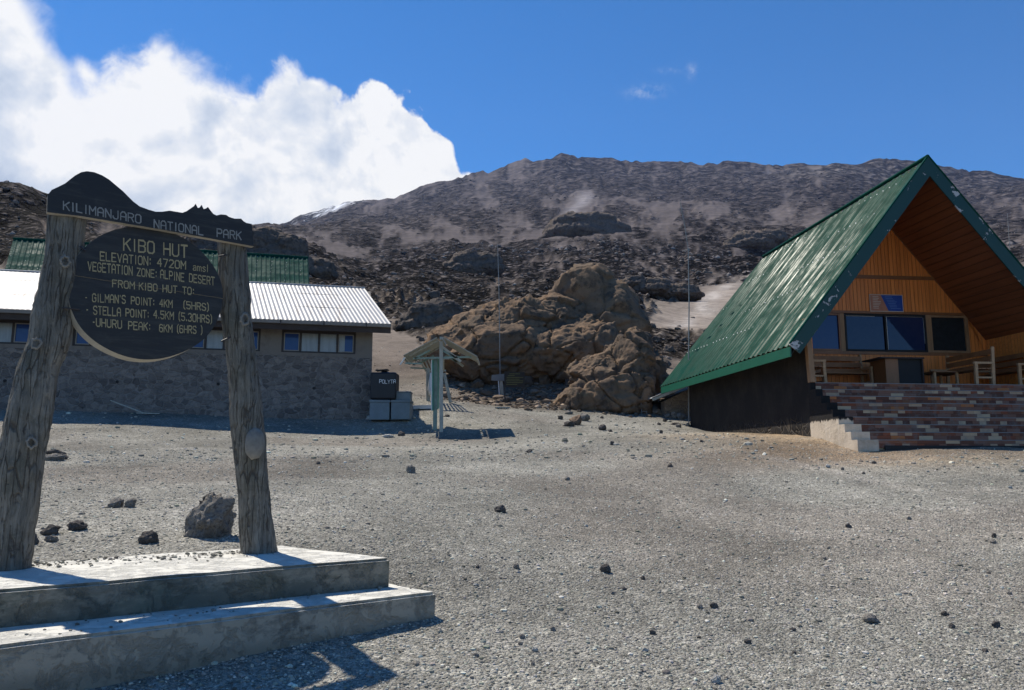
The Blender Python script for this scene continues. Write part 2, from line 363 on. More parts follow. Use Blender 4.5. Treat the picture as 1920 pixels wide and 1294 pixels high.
def far_e(az, r):
    lr = np.log(np.maximum(r, 1)); j = np.clip(np.searchsorted(LR, lr)-1, 0, len(LR)-2); f = np.clip((lr-LR[j])/(LR[j+1]-LR[j]), 0, 1)
    k = np.clip(np.searchsorted(TAZ, az)-1, 0, len(TAZ)-2); g = np.clip((az-TAZ[k])/(TAZ[k+1]-TAZ[k]), 0, 1); g = smooth(g)
    e = (TE[k, j]*(1-f)+TE[k, j+1]*f)*(1-g)+(TE[k+1, j]*(1-f)+TE[k+1, j+1]*f)*g
    # the crest line of the summit
    s = np.interp(az, SAZ, SE); b = np.exp(-((lr-math.log(3100))/.06)**2)*((az > SAZ[0]) & (az < SAZ[-1]))
    e = e+(s-e)*b
    back = smooth((np.abs(az)-1.0)/1.2); return e*(1-back)+(-.05)*back
def base_z(x, y):
    r = np.hypot(x, y); az = np.arctan2(x, y); b = smooth((r-36)/16)
    z = np.zeros_like(r)
    n = b < 1; z[n] = near_z(x[n], y[n])*(1-b[n])
    f = b > 0; z[f] += (EYE+r[f]*far_e(az[f], r[f]))*b[f]
    return z
def lava_mask(x, y):
    """1 where broken lava rock lies, 0 on smooth scree; blobs follow the photographed bands"""
    r = np.maximum(np.hypot(x, y), 1); az = np.arctan2(x, y); lr = np.log(r)
    hi = smooth((lr-5.6)/1.2); m = (perlin2(az*9+lr*1.2, lr*2.4-az*4, 3)+.5*perlin2(az*21, lr*5+az*9, 5))*(1-hi)+hi*(.9*perlin2(az*17+lr*1.6, lr*1.3, 4)+.8*perlin2(az*38-lr*1.2+.5*perlin2(az*30, lr*5, 14), lr*2.2, 15))+.48*perlin2(az*60, lr*9, 8)+.42*perlin2(az*130, lr*16, 9)
    px = 960+F*np.tan(az)*.98
    def blob(p, sp_, l, sl_, a): return a*np.exp(-((px-p)/sp_)**2-((lr-math.log(l))/sl_)**2)
    m = m+.22+.25*smooth((lr-math.log(700))/.8)
    m += blob(620, 160, 130, .45, .9)+blob(1000, 260, 180, .40, .9)+blob(1230, 100, 75, .25, .8)+blob(850, 180, 420, .4, .7)+blob(500, 110, 200, .6, .9)+blob(1400, 200, 420, .3, .5)+blob(1300, 300, 2500, .25, .4)
    m -= blob(1300, 95, 135, .28, 2.4)+blob(1375, 60, 240, .35, 2.2)+blob(730, 60, 50, .25, 2.0)+blob(1080, 60, 1500, .35, 1.2)+blob(1170, 90, 900, .25, .6)+blob(640, 60, 520, .3, .9)+blob(900, 120, 800, .22, .7)+blob(1340, 120, 1300, .3, .8)
    m += blob(30, 140, 260, .5, 1.2)
    return smooth((m+.45)/.95)*smooth((r-33)/12)
def ground(x, y, spacing=None):
    x = np.atleast_1d(np.asarray(x, float)); y = np.atleast_1d(np.asarray(y, float)); r = np.hypot(x, y)
    if spacing is None: spacing = r*.009
    z = base_z(x, y); lava = lava_mask(x, y)
    near = smooth((r-1)/4)
    z = z+near*(.030*perlin2(x*.55, y*.55, 31)+.012*perlin2(x*1.9, y*1.9, 32)+.006*perlin2(x*6, y*6, 33)*(r < 40))
    fr = smooth((r-38)/30)
    lam = 900.
    j = 0
    while lam > .8:
        lim = smooth((lam/np.maximum(spacing, 1e-3)-2.0)/2.0)*smooth((r/lam-.9)/1.2)*fr
        s = lim > .01
        if s.any():
            n = perlin2(x[s]/lam+j*7.1, y[s]/lam-j*3.3, 50+j); rid = 1-2*np.abs(n)
            if lam > 300: a = lam*.018*n
            elif lam > 30: a = lam*(.030*n+.03*(rid-.5)*lava[s])
            else: a = lam*((.022+.11*lava[s])*n+.05*(rid-.4)*lava[s])
            z[s] += a*lim[s]
        lam /= 1.9; j += 1
    # shallow gullies running down the upper cone
    up = smooth((np.log(np.maximum(r, 1))-math.log(700))/.9)*(r < 3300)
    if (up > 0).any():
        az = np.arctan2(x, y); lr = np.log(np.maximum(r, 1)); wq = perlin2(az*17, lr*5, 78); g = perlin2(az*34+1.6*wq+.8*lr, lr*3.0+wq, 77)+.5*perlin2(az*90+2*wq, lr*9, 79); z = z+up*(1-2*np.abs(g)-.5)*6*(r/3000)
    return z
def gz(x, y): return float(ground([x], [y])[0])
def hit(px, py, y0=2.5, y1=60):
    """where the sight line through a picture position meets the ground"""
    Y = np.linspace(y0, y1, 1500); d = ray(px, py); x = d.x/d.y*Y; z = EYE+d.z/d.y*Y
    g = ground(x, Y); i = np.argmax(z <= g)
    return Vector((x[i], Y[i], g[i]))

def terrain_mat(t, oc):
    col = t.a('ShaderNodeAttribute', attribute_name='Col')
    c = col.outputs['Color']; pos = oc
    ln = t.a('ShaderNodeVectorMath', {0: pos}, operation='LENGTH').outputs['Value']
    nearf = t.sstep(ln, 70, 25)
    # gravel: several sizes of grain, fading with distance to what the eye can still resolve
    def grains(sc):
        w = t.a('ShaderNodeTexVoronoi', {'Vector': pos, 'Scale': sc}, feature='F1')
        return w.outputs['Distance'], t.a('ShaderNodeSeparateColor', {0: w.outputs['Color']}).outputs[0]
    d1, c1 = grains(52.); d2, c2 = grains(21.); d3, c3 = grains(110.)
    bed = t.noise(pos, 2.2, 5, .6); patch = t.noise(pos, .35, 4, .6)
    sel = t.sstep(t.noise(pos, 9, 3, .6), .5, .62)
    g = t.m('ADD', t.m('MULTIPLY', c1, .5), t.m('ADD', t.m('MULTIPLY', c3, .3), t.m('MULTIPLY', t.m('MULTIPLY', c2, sel), .35)))
    k = t.m('ADD', .38, t.m('MULTIPLY', t.m('POWER', g, 1.4), 1.35))
    k = t.m('MULTIPLY', k, t.m('ADD', .70, t.m('MULTIPLY', bed, .60)))
    k = t.m('MULTIPLY', k, t.m('ADD', .72, t.m('MULTIPLY', t.sstep(patch, .3, .7), .52)))
    # scree and broken rock on the slopes: block sizes that grow with the slope they lie on
    lava = col.outputs['Alpha']
    wp = t.a('ShaderNodeVectorMath', {0: t.a('ShaderNodeTexNoise', {'Vector': pos, 'Scale': .5, 'Detail': 5.}).outputs['Color'], 'Scale': 2.2}, operation='SCALE').outputs[0]
    pw = t.a('ShaderNodeVectorMath', {0: pos, 1: wp}, operation='ADD').outputs[0]
    lg = t.m('LOGARITHM', t.m('MAXIMUM', ln, 1), math.e); kr = None; hr = None; rnd_ = None
    for sc, mid in ((1.9, math.log(50)), (.62, math.log(130)), (.2, math.log(420)), (.065, math.log(1300)), (.03, math.log(3000))):
        w_ = t.m('SUBTRACT', 1, t.m('DIVIDE', t.m('ABSOLUTE', t.m('SUBTRACT', lg, mid)), 1.15), clamp=True)
        vv = t.a('ShaderNodeTexVoronoi', {'Vector': pw, 'Scale': sc, 'Detail': 1., 'Roughness': .7}, feature='F1')
        cr = t.a('ShaderNodeSeparateColor', {0: vv.outputs['Color']}).outputs[0]
        dd = vv.outputs['Distance']; nn = t.noise(pos, sc*.45, 7, .72)
        lo_, am_ = (.28, 1.2) if sc > .5 else ((.42, .95) if sc > .1 else (.74, .38)); e_ = t.m('MULTIPLY', t.m('ADD', lo_, t.m('MULTIPLY', t.m('POWER', cr, 1.5), am_)), t.sstep(dd, .85 if sc > .1 else 1.1, .38)); sm = t.m('ADD', .62, t.m('MULTIPLY', nn, .76))
        sm = t.m('MULTIPLY', sm, t.m('ADD', .80, t.m('MULTIPLY', cr, .4)))
        both = t.m('ADD', t.m('MULTIPLY', e_, lava), t.m('MULTIPLY', sm, t.m('SUBTRACT', 1, lava)))
        hh = t.m('MULTIPLY', t.m('ADD', t.m('MULTIPLY', t.m('ADD', t.m('SUBTRACT', .6, dd), t.m('MULTIPLY', cr, .5)), t.m('ADD', t.m('MULTIPLY', lava, .42), .06)), t.m('MULTIPLY', nn, .22)), (1/sc)*(.6 if sc < .1 else 1))
        both = t.m('MULTIPLY', both, w_); hh = t.m('MULTIPLY', hh, w_)
        kr = both if kr is None else t.m('ADD', kr, both); hr = hh if hr is None else t.m('ADD', hr, hh); rnd_ = w_ if rnd_ is None else t.m('ADD', rnd_, w_)
    kr = t.m('DIVIDE', kr, t.m('MAXIMUM', rnd_, .01)); hr = t.m('DIVIDE', hr, t.m('MAXIMUM', rnd_, .01))
    f2 = t.noise(pos, .05, 8, .7)
    kf = t.m('MULTIPLY', kr, t.m('ADD', .6, t.m('MULTIPLY', f2, .8)))
    kk = t.m('ADD', t.m('MULTIPLY', k, nearf), t.m('MULTIPLY', kf, t.m('SUBTRACT', 1, nearf)))
    cc = t.mix(1, c, t.a('ShaderNodeCombineColor', {0: kk, 1: kk, 2: kk}).outputs[0], 'MULTIPLY')
    h = t.m('ADD', t.m('MULTIPLY', t.m('SUBTRACT', .5, d1), .018), t.m('ADD', t.m('MULTIPLY', t.m('SUBTRACT', .5, d3), .008), t.m('MULTIPLY', t.m('MULTIPLY', t.m('SUBTRACT', .6, d2), sel), .03)))
    h = t.m('ADD', t.m('MULTIPLY', h, nearf), t.m('MULTIPLY', hr, t.m('SUBTRACT', 1, nearf)))
    return dict(color=cc, rough=.95, bump=h, bdist=1., bstr=.9, spec=.03)
M_ground = material('ground', terrain_mat)
def terrain_color(x, y, z, lava):
    r = np.hypot(x, y); lr = np.log(np.maximum(r, 1)); px = 960+F*np.tan(np.clip(np.arctan2(x, y), -1.3, 1.3))*.98
    n = perlin2(x*.25, y*.25, 90); n2 = perlin2(np.arctan2(x, y)*14+lr, lr*3, 91); n3 = perlin2(np.arctan2(x, y)*60, lr*9, 92)
    one = np.ones_like(r)[:, None]
    grey = np.array([.322, .308, .266])*one
    brown = np.array([.185, .153, .124])*one
    tan = np.array([.20, .165, .13])*one
    c = grey*(1-.0)
    t1 = smooth((r-24)/16)[:, None]; c = c*(1-t1)+brown*t1
    # beaten track and sandy apron beside the lodge
    sx = np.clip(1-np.abs((x-9.5)/8), 0, 1)*smooth((y-11.5)/4)*(y < 22); ap = (smooth(sx*1.6)*(.6+.8*n))[:, None].clip(0, 1)
    c = c*(1-ap*.85)+np.array([.40, .28, .165])*ap*.85
    tr = np.exp(-((y-np.interp(x, TRX, TRY)+.12*perlin2(x*1.3, y*.4, 98))/.55)**2)*smooth((x-TRX[0])/1.5)*(.75+.5*n)+.5*np.exp(-((y-np.interp(x, TRX, TRY)-1.5-.4*n)/.30)**2)*smooth((x-TRX[0]-1)/1.5)
    tr = np.clip(tr, 0, 1)[:, None]; c = c*(1-tr*.75)+np.array([.50, .46, .40])*tr*.75
    pt = np.clip(smooth((perlin2(x*.5, y*2.1, 99)-.32)/.12)*(r < 24), 0, 1)[:, None]; c = c*(1-pt*.30)+np.array([.38, .36, .32])*pt*.30
    rb = smooth((perlin2(x*.16+3, y*.30, 97)+.5*n)/.5)[:, None]*smooth((r-3)/6)[:, None]*(1-t1)*.42; c = c*(1-rb)+np.array([.215, .178, .148])*rb
    ap2 = (np.exp(-((px-1010)/150)**4)*smooth((r-26.5)/2.5))[:, None]*(.65+.35*n[:, None]); c = c*(1-ap2*.8)+np.array([.175, .125, .085])*ap2*.8
    az_ = np.arctan2(x, y); st = (perlin2(az_*75+1.2*perlin2(az_*18, lr*3, 95), lr*2.2, 93)+.7*perlin2(az_*170, lr*4, 94))[:, None]
    lv = lava[:, None]; c = c*(1-lv)+np.array([.150, .124, .103])*(1+.35*n3[:, None])*lv
    far = smooth((lr-math.log(110))/1.6)[:, None]; c = c*(1-far)+(np.array([.100, .085, .080])*(1-lv)+np.array([.118, .100, .094])*lv)*(1+.20*far*st)*far
    t2 = (smooth((n2-.1)/.35)[:, None])*(1-lv)*smooth((r-50)/60)[:, None]*(1-far); c = c*(1-t2*.4)+tan*t2*.4
    def blob(p, s1, l, s2): return (np.exp(-((px-p)/s1)**2-((lr-math.log(l))/s2)**2))[:, None]
    b = np.clip(blob(1300, 85, 135, .25)+blob(1375, 50, 230, .35), 0, 1)*(1-lv*.7); c = c*(1-b*.8)+np.array([.255, .215, .18])*b*.8
    b = np.clip(np.exp(-((px-(1285+115*(lr-math.log(130))/1.0+12*np.sin(lr*9)))/20)**2)*smooth((lr-math.log(115))/.1)*smooth((math.log(400)-lr)/.2)*(.7+.8*n3), 0, 1)[:, None]; c = c*(1-b*.5)+np.array([.44, .40, .36])*b*.5
    b = np.clip(np.exp(-((px-(1085+18*np.sin(lr*6)))/(14+16*smooth((lr-7.3)/.5)))**2)*smooth((lr-math.log(900))/.3)*smooth((math.log(2300)-lr)/.3), 0, 1)[:, None]; c = c*(1-b*.55)+np.array([.30, .28, .28])*b*.55
    b = blob(1650, 220, 2700, .12); c = c*(1-b*.4)+np.array([.30, .27, .25])*b*.4
    # last snow on the left shoulder of the cone
    sn = np.exp(-((px-610)/55)**2)*smooth((lr-math.log(2780))/.07)*smooth((n3+.25+.9*np.exp(-((px-600)/38)**2))/.2); sn = np.clip(sn*1.1-.1, 0, 1)[:, None]
    c = c*(1-sn)+np.array([.85, .87, .9])*sn
    return np.clip(c, .01, .9)
_tr = [hit(px, py, 3, 40) for px, py in ((1290, 833), (1400, 851), (1500, 872), (1600, 893), (1700, 914), (1800, 938), (1920, 962), (2050, 1000))]
TRX = np.array([p.x for p in _tr]); TRY = np.array([p.y for p in _tr]); _o = np.argsort(TRX); TRX, TRY = TRX[_o], TRY[_o]
def build_terrain():
    az = np.concatenate([np.linspace(-math.pi, -.80, 40, endpoint=False), np.linspace(-.80, .78, 1000), np.linspace(.78, math.pi, 41)[1:]])
    r = np.concatenate([np.geomspace(.5, 3, 40, endpoint=False), np.geomspace(3, 30, 330, endpoint=False), np.geomspace(30, 2000, 560, endpoint=False), np.geomspace(2000, 3600, 150)])
    A, Rr = np.meshgrid(az, r); x = (Rr*np.sin(A)).ravel(); y = (Rr*np.cos(A)).ravel()
    z = ground(x, y, np.hypot(x, y)*.0085); lava = lava_mask(x, y)
    c = terrain_color(x, y, z, lava)
    na, nr = len(az), len(r); V = np.stack([x, y, z], 1)
    i = np.arange(nr-1)[:, None]*na+np.arange(na-1)[None]; i = i.ravel()
    Q = np.stack([i, i+1, i+na+1, i+na], 1)
    V = np.concatenate([V, [[0, 0, 0.]]]); c = np.concatenate([c, [[.28, .27, .26]]])
    o = npmesh('ground', V, Q, M_ground, smooth=True, colors=c, alpha=np.append(lava, 0))
    props(o, kind='structure'); return o
ground_obj = build_terrain()

# ================================================================ ROCKS
def rock_mat(name, c1, c2, sc=2.2, dark=(.045, .04, .037)):
    def f(t, oc):
        n = t.noise(oc, sc, 8, .65, .3); n2 = t.noise(oc, sc*8, 6, .7); v = t.vor(oc, sc*1.7, 'DISTANCE_TO_EDGE')
        c = t.mix(t.sstep(n, .38, .62), c1, c2); c = t.mix(t.m('MULTIPLY', t.sstep(n2, .52, .36), .65), c, dark)
        return dict(color=c, rough=1., spec=.02, bump=t.m('ADD', t.m('MULTIPLY', n2, .05), t.m('MULTIPLY', n, .12)), bdist=1., bstr=.8)
    return material(name, f)
M_rockB = rock_mat('brown_rock', (.235, .165, .115), (.135, .105, .085), .8)
M_rockG = rock_mat('grey_rock', (.31, .285, .25), (.20, .185, .165), 5)
M_rockD = rock_mat('dark_lava_rock', (.15, .135, .122), (.085, .078, .072), 3)
M_rockW = rock_mat('pale_rock', (.62, .60, .54), (.48, .46, .42), 9, (.3, .29, .27))
def ico(sub):
    bm = bmesh.new(); bmesh.ops.create_icosphere(bm, subdivisions=sub, radius=1)
    V = np.array([v.co[:] for v in bm.verts]); Fq = np.array([[v.index for v in f.verts] for f in bm.faces]); bm.free(); return V, Fq
ICO = {k: ico(k) for k in (1, 2, 3, 4, 5)}
def rock_shape(sub, seed, rough=.22, cuts=9):
    rr = np.random.default_rng(seed); V, Fq = ICO[sub]; V = V.copy()
    for _ in range(cuts):
        n = rr.normal(size=3); n /= np.linalg.norm(n); h = rr.uniform(.55, .85); d = V@n; V = V-np.outer(np.maximum(d-h, 0)*.85, n)
    n = fbm3(V*1.5+seed*3.1, 4, seed, .55); V = V*(1+rough*n)[:, None]
    if sub >= 4:
        V = V*(1+.06*(fbm3(V*5+seed, 3, seed+9, .6, True)-1)*1.0)[:, None]
    return V, Fq
def rock(name, px, py, wpx, hpx, mat, label, seed, group=None, cat='rock', sub=4, rough=.24, depth=.8, p=None, sink=.12):
    q = hit(px, py) if p is None else p
    w = wpx/F*q.y*1.0; h = hpx/F*q.y
    V, Fq = rock_shape(sub, seed, rough); V = V/np.abs(V).max(0)
    V[:, 2] = np.where(V[:, 2] < -.55, -.55+(V[:, 2]+.55)*.3, V[:, 2]); lo, hi = V[:, 2].min(), V[:, 2].max()
    V = V*np.array([w/2, w/2*depth, h*(1+sink)/(hi-lo)]); V[:, 2] -= V[:, 2].min()+h*sink
    o = npmesh(name, V, Fq, mat, smooth=False if sub < 3 else True, loc=(q.x, q.y+w/2*depth*.7, q.z))
    o.location.z = min(q.z, gz(o.location.x, o.location.y))+.0
    return props(o, label, cat, group)

FG = [  # px, base py, width, height, material, label
 (380, 1011, 100, 84, M_rockG, 'large rough grey boulder on the gravel between the two sign posts', 'boulder'),
 (385, 943, 34, 20, M_rockD, 'small dark lump of lava on top of the large grey boulder', 'rock'),
 (275, 1020, 38, 24, M_rockD, 'dark angular rock left of the large grey boulder', 'rock'),
 (212, 953, 32, 18, M_rockG, 'left one of a pair of small rocks behind the sign', 'rock'),
 (240, 953, 26, 18, M_rockG, 'right one of a pair of small rocks behind the sign', 'rock'),
 (136, 995, 42, 18, M_rockD, 'low dark rock right of the left sign post', 'rock'),
 (88, 1006, 38, 20, M_rockD, 'dark crumbly rock close to the foot of the left sign post', 'rock'),
 (92, 1018, 30, 12, M_rockG, 'flat pale rock touching a dark crumbly one by the left sign post', 'rock'),
 (57, 1024, 22, 20, M_rockD, 'dark rock half hidden by the foot of the left sign post', 'rock'),
 (96, 864, 46, 14, M_rockG, 'low rock on the left of a stone heap seen right of the left sign post', 'rock'),
 (114, 862, 22, 12, M_rockD, 'dark rock on the right of a stone heap near the left sign post', 'rock'),
 (98, 853, 40, 10, M_rockD, 'upper flat rock of a stone heap near the left sign post', 'rock'),
 (769, 888, 19, 16, M_rockG, 'single upright stone on open gravel below the crates', 'rock'),
 (939, 962, 25, 14, M_rockD, 'two-humped dark stone on gravel in the middle of the yard', 'rock'),
 (1137, 1077, 24, 16, M_rockD, 'black lava stone on gravel right of the middle of the yard', 'rock'),
 (1206, 1088, 10, 7, M_rockD, 'tiny black stone just right of the black lava stone', 'rock'),
 (1344, 1283, 20, 15, M_rockW, 'whitish stone at the bottom edge of the yard', 'rock'),
 (1636, 1172, 30, 16, M_rockG, 'grey jagged stone on gravel in front of the tiled stairs', 'rock'),
 (1870, 1178, 16, 12, M_rockD, 'small black stone near the right edge of the yard', 'rock'),
 (1775, 1157, 16, 9, M_rockD, 'small dark stone between the grey jagged stone and the right edge', 'rock'),
 (1866, 1010, 9, 9, M_rockD, 'tiny dark stone far out on the right of the yard', 'rock'),
 (1340, 1142, 16, 10, M_rockD, 'dark stone in the lower middle of the yard', 'rock'),
 (1066, 777, 18, 9, M_rockG, 'pale topped rock behind the reddish rock heap', 'rock'),
 (1082, 797, 30, 20, M_rockB, 'reddish rock in the centre of a heap on gravel before the outcrop', 'rock'),
 (1096, 790, 22, 16, M_rockG, 'grey rock on the right of the reddish rock heap', 'rock'),
 (1066, 800, 26, 11, M_rockD, 'low dark rock on the left of the reddish rock heap', 'rock'),
 (1051, 787, 10, 8, M_rockD, 'small dark rock left of the reddish rock heap', 'rock'),
 (1131, 807, 18, 12, M_rockD, 'pyramid-shaped dark rock on gravel right of the reddish heap', 'rock'),
 (1145, 810, 9, 5, M_rockD, 'tiny rock beside the pyramid-shaped one', 'rock'),
 (1129, 785, 8, 5, M_rockD, 'small rock behind the pyramid-shaped one', 'rock'),
 (1060, 827, 11, 6, M_rockG, 'small rock on gravel below the reddish heap', 'rock'),
 (1148, 835, 8, 8, M_rockD, 'small pointed stone on gravel below the pyramid-shaped rock', 'rock'),
 (993, 849, 12, 7, M_rockD, 'small dark stone right of the notice shelter shadow', 'rock'),
 (1258, 877, 11, 8, M_rockD, 'small grey stone in front of the dark lodge wall', 'rock'),
 (949, 755, 17, 12, M_rockD, 'round dark rock at the foot of the brown notice board', 'rock'),
 (942, 745, 11, 8, M_rockW, 'pale stone at the foot of the mast post', 'rock'),
 (727, 821, 26, 7, M_rockW, 'flat pale stone on gravel left of the notice shelter', 'rock'),
 (752, 818, 14, 10, M_rockD, 'dark stone left of the notice shelter next to a flat pale one', 'rock'),
 (692, 787, 15, 8, M_rockW, 'pale stone at the corner of the stone hut before the crates', 'rock'),
 (838, 782, 16, 5, M_rockD, 'flat dark stone behind the notice shelter posts', 'rock'),
 (1303, 797, 16, 9, M_rockD, 'grey rock leaning on the back corner of the dark lodge wall', 'rock'),
 (1290, 800, 9, 7, M_rockG, 'small rock beside the back corner of the dark lodge wall', 'rock'),
 (1274, 802, 13, 8, M_rockG, 'small rock in front of the pile by the lean-to hut', 'rock'),
 (1280, 787, 20, 14, M_rockG, 'pale rock on the right of the pile by the lean-to hut', 'rock'),
 (1267, 785, 20, 14, M_rockG, 'rounded rock in the middle of the pile by the lean-to hut', 'rock'),
 (1254, 784, 14, 9, M_rockG, 'rock on the left of the pile by the lean-to hut', 'rock'),
 (1287, 777, 12, 7, M_rockG, 'topmost rock of the pile by the lean-to hut', 'rock'),
 (1247, 791, 9, 6, M_rockD, 'small dark rock in front of the lean-to hut wall', 'rock'),
 (1240, 813, 7, 7, M_rockD, 'small pointed dark stone left of the lodge corner', 'rock'),
 (1267, 797, 20, 5, M_rockD, 'flat slab of rock below the pile by the lean-to hut', 'rock'),
 (1236, 797, 7, 5, M_rockD, 'tiny dark stone left of the pile by the lean-to hut', 'rock'),
 (1170, 780, 9, 5, M_rockD, 'small rock at the foot of the shaded outcrop side', 'rock'),
]
for i, (px, py, w, h, m, lab, cat) in enumerate(FG):
    if 'lump of lava on top' in lab:
        continue
    rock('boulder' if cat == 'boulder' else 'rock', px, py, w, h, m, lab, 11+i*7, cat=cat, sub=5 if w > 60 else 4, rough=.42 if w > 60 else .30)
q = hit(380, 1010)
rock('rock', 385, 943, 36, 21, M_rockD, 'small dark lump of lava on top of the large grey boulder', 5, p=Vector(U(385, 945, q.y+.18)), rough=.5, sink=.3).location.z = U(385, 948, q.y+.2).z
GSM = 'small stones strewn over the gravel yard'
for i in range(70):
    px = rng.uniform(-40, 1960); py = rng.uniform(820, 1270)
    if px < 860 and py > 1000: continue
    s = rng.uniform(4, 11)*(1+.5*(py-820)/450)
    if 1600 < px and py < 850: continue
    rock('small_stone', px, py, s, s*rng.uniform(.45, .75), [M_rockG, M_rockD, M_rockD, M_rockG, M_rockW][i % 5 if i % 15 < 12 else 0] if i % 9 else M_rockW,
         'small loose stone lying on the grey gravel', 300+i, group=GSM, cat='stone', sub=3)

def outcrop(name, balls, voxel, mat, label, amp=.35, seed=0, strata=.25, cell=1.1, cat='rock outcrop', kind=None):
    """balls: (px, py, Y, rx, ry, rz) fused, then broken into blocks and rough lava"""
    P = [Vector(U(b[0], b[1], b[2])) for b in balls]; c = sum(P, Vector())/len(P)
    z0 = min(gz(p.x, p.y) for p in P); org = Vector((c.x, c.y, z0))
    vs = []; fs = []; V3, F3 = ICO[3]; n = 0
    for p, b in zip(P, balls):
        rr = np.random.default_rng(seed+n); a = rr.uniform(0, 3.1); Vb = V3*(1+.10*fbm3(V3*2+n*5, 2, seed+n)[:, None])
        ca, sa = math.cos(a*.15), math.sin(a*.15)
        q = Vb*np.array(b[3:6]); q = np.stack([q[:, 0]*ca-q[:, 1]*sa, q[:, 0]*sa+q[:, 1]*ca, q[:, 2]], 1)+np.array(p-org)
        vs.append(q); fs.append(F3+n*len(V3)); n += 1
    tmp = npmesh('tmp', np.concatenate(vs), np.concatenate(fs), mat)
    md = tmp.modifiers.new('r', 'REMESH'); md.mode = 'VOXEL'; md.voxel_size = voxel; md.use_smooth_shade = True
    dg = bpy.context.evaluated_depsgraph_get(); ev = tmp.evaluated_get(dg); me = bpy.data.meshes.new_from_object(ev)
    nv = len(me.vertices); V = np.empty(nv*3); me.vertices.foreach_get('co', V); V = V.reshape(-1, 3)
    N = np.empty(nv*3); me.vertex_normals.foreach_get('vector', N); N = N.reshape(-1, 3)
    wp = np.stack([perlin3(V*.7/cell, 1), perlin3(V*.7/cell+9, 2), perlin3(V*.7/cell+5, 3)], 1)
    f1, f2, idv = worley3(V*np.array([.8, .8, 1.4])/cell+.40*wp, seed)
    def facet(V, N, ids, k, tilt, edge):
        u, inv = np.unique(np.round(ids, 6), return_inverse=True); cnt = np.bincount(inv).astype(float)
        m = np.stack([np.bincount(inv, V[:, i])/cnt for i in range(3)], 1); nn = np.stack([np.bincount(inv, N[:, i])/cnt for i in range(3)], 1)
        nn += np.random.default_rng(seed+int(k*100)).normal(0, tilt, nn.shape); nn /= np.linalg.norm(nn, axis=1)[:, None]+1e-9
        d = ((V-m[inv])*nn[inv]).sum(1); return V-nn[inv]*np.clip(d, -cell*.8, cell*.8)[:, None]*k*edge[:, None]
    key = idv+np.round(np.floor(V[:, 0]/(cell*2.5))*7+np.floor(V[:, 1]/(cell*2.5))*13+np.floor(V[:, 2]/(cell*2.5))*29)
    V = facet(V, N, key, .80, .14, smooth((f2-f1)/.14))
    h = strata*.7*(idv-.5)*smooth((f2-f1)/.07)+strata*.9*(smooth((f2-f1)/.055)-1)
    f1b, f2b, idb = worley3(V*np.array([1, 1, 1.7])/(cell*.33)+.5*wp, seed+4)
    V = facet(V, N, idb+np.round(np.floor(V[:, 0]/cell)*7+np.floor(V[:, 1]/cell)*13+np.floor(V[:, 2]/cell)*29), .6, .2, smooth((f2b-f1b)/.16))
    rg = smooth(.45+1.3*perlin3(V*.5/cell+3, seed+2)+.5*perlin3(V*1.7/cell, seed+6))
    h = h+rg*strata*.40*((idb-.5)*smooth((f2b-f1b)/.10)+.4*(smooth((f2b-f1b)/.08)-1))
    lay = V[:, 2]/(cell*.42)+1.3*wp[:, 0]+.5*perlin3(V*2/cell, 15); h = h+strata*.22*np.abs((lay % 1)-.5)*2*smooth(.5+perlin3(V*.6/cell+7, 16))
    f1c, f2c, idc = worley3(V*np.array([1, 1, 1.6])/(cell*.12)+.5*wp, seed+14)
    h = h+rg*strata*.08*((idc-.5)+.6*(smooth((f2c-f1c)/.2)-1))
    h = h+amp*fbm3(V*.55/cell, 3, seed+7, .5)+amp*.20*(fbm3(V*2.6/cell, 4, seed+8, .6, True)-.8)*(.15+rg)+amp*.09*fbm3(V*9/cell, 3, seed+12, .6)
    V = V+N*h[:, None]; me.vertices.foreach_set('co', V.astype(np.float32).ravel()); me.update()
    me.polygons.foreach_set('use_smooth', np.ones(len(me.polygons), bool)); me.materials.clear(); me.materials.append(mat)
    bpy.data.objects.remove(tmp)
    o = bpy.data.objects.new(name, me); o.location = org; COL.objects.link(o); me.name = name
    return props(o, label, cat, kind=kind)
def outcrop_mat(name, paler, mid, dark):
    def f(t, oc):
        n = t.noise(oc, .55, 6, .6, .4); n2 = t.noise(oc, 5, 8, .7); n3 = t.noise(oc, 1.6, 7, .65)
        geo = t.a('ShaderNodeNewGeometry'); po = geo.outputs['Pointiness']
        c = t.mix(t.sstep(n, .4, .6), mid, paler); c = t.mix(t.m('MULTIPLY', t.sstep(n3, .5, .34), .8), c, dark)  # paler, middle and dark rock tones mixed at random
        c = t.mix(t.m('MULTIPLY', t.sstep(n2, .5, .33), .5), c, dark)
        c = t.mix(t.m('MULTIPLY', t.sstep(t.noise(oc, 2.7, 5, .6), .6, .72), .35), c, (.20, .185, .12))
        return dict(color=c, rough=.95, spec=.1, bump=t.m('ADD', t.m('MULTIPLY', n2, .05), t.m('MULTIPLY', n3, .09)), bdist=1., bstr=.9)
    return material(name, f)
M_out = outcrop_mat('outcrop_rock', (.225, .148, .092), (.142, .104, .074), (.055, .047, .040))
M_out2 = outcrop_mat('dark_outcrop_rock', (.15, .115, .09), (.10, .085, .075), (.05, .045, .042))
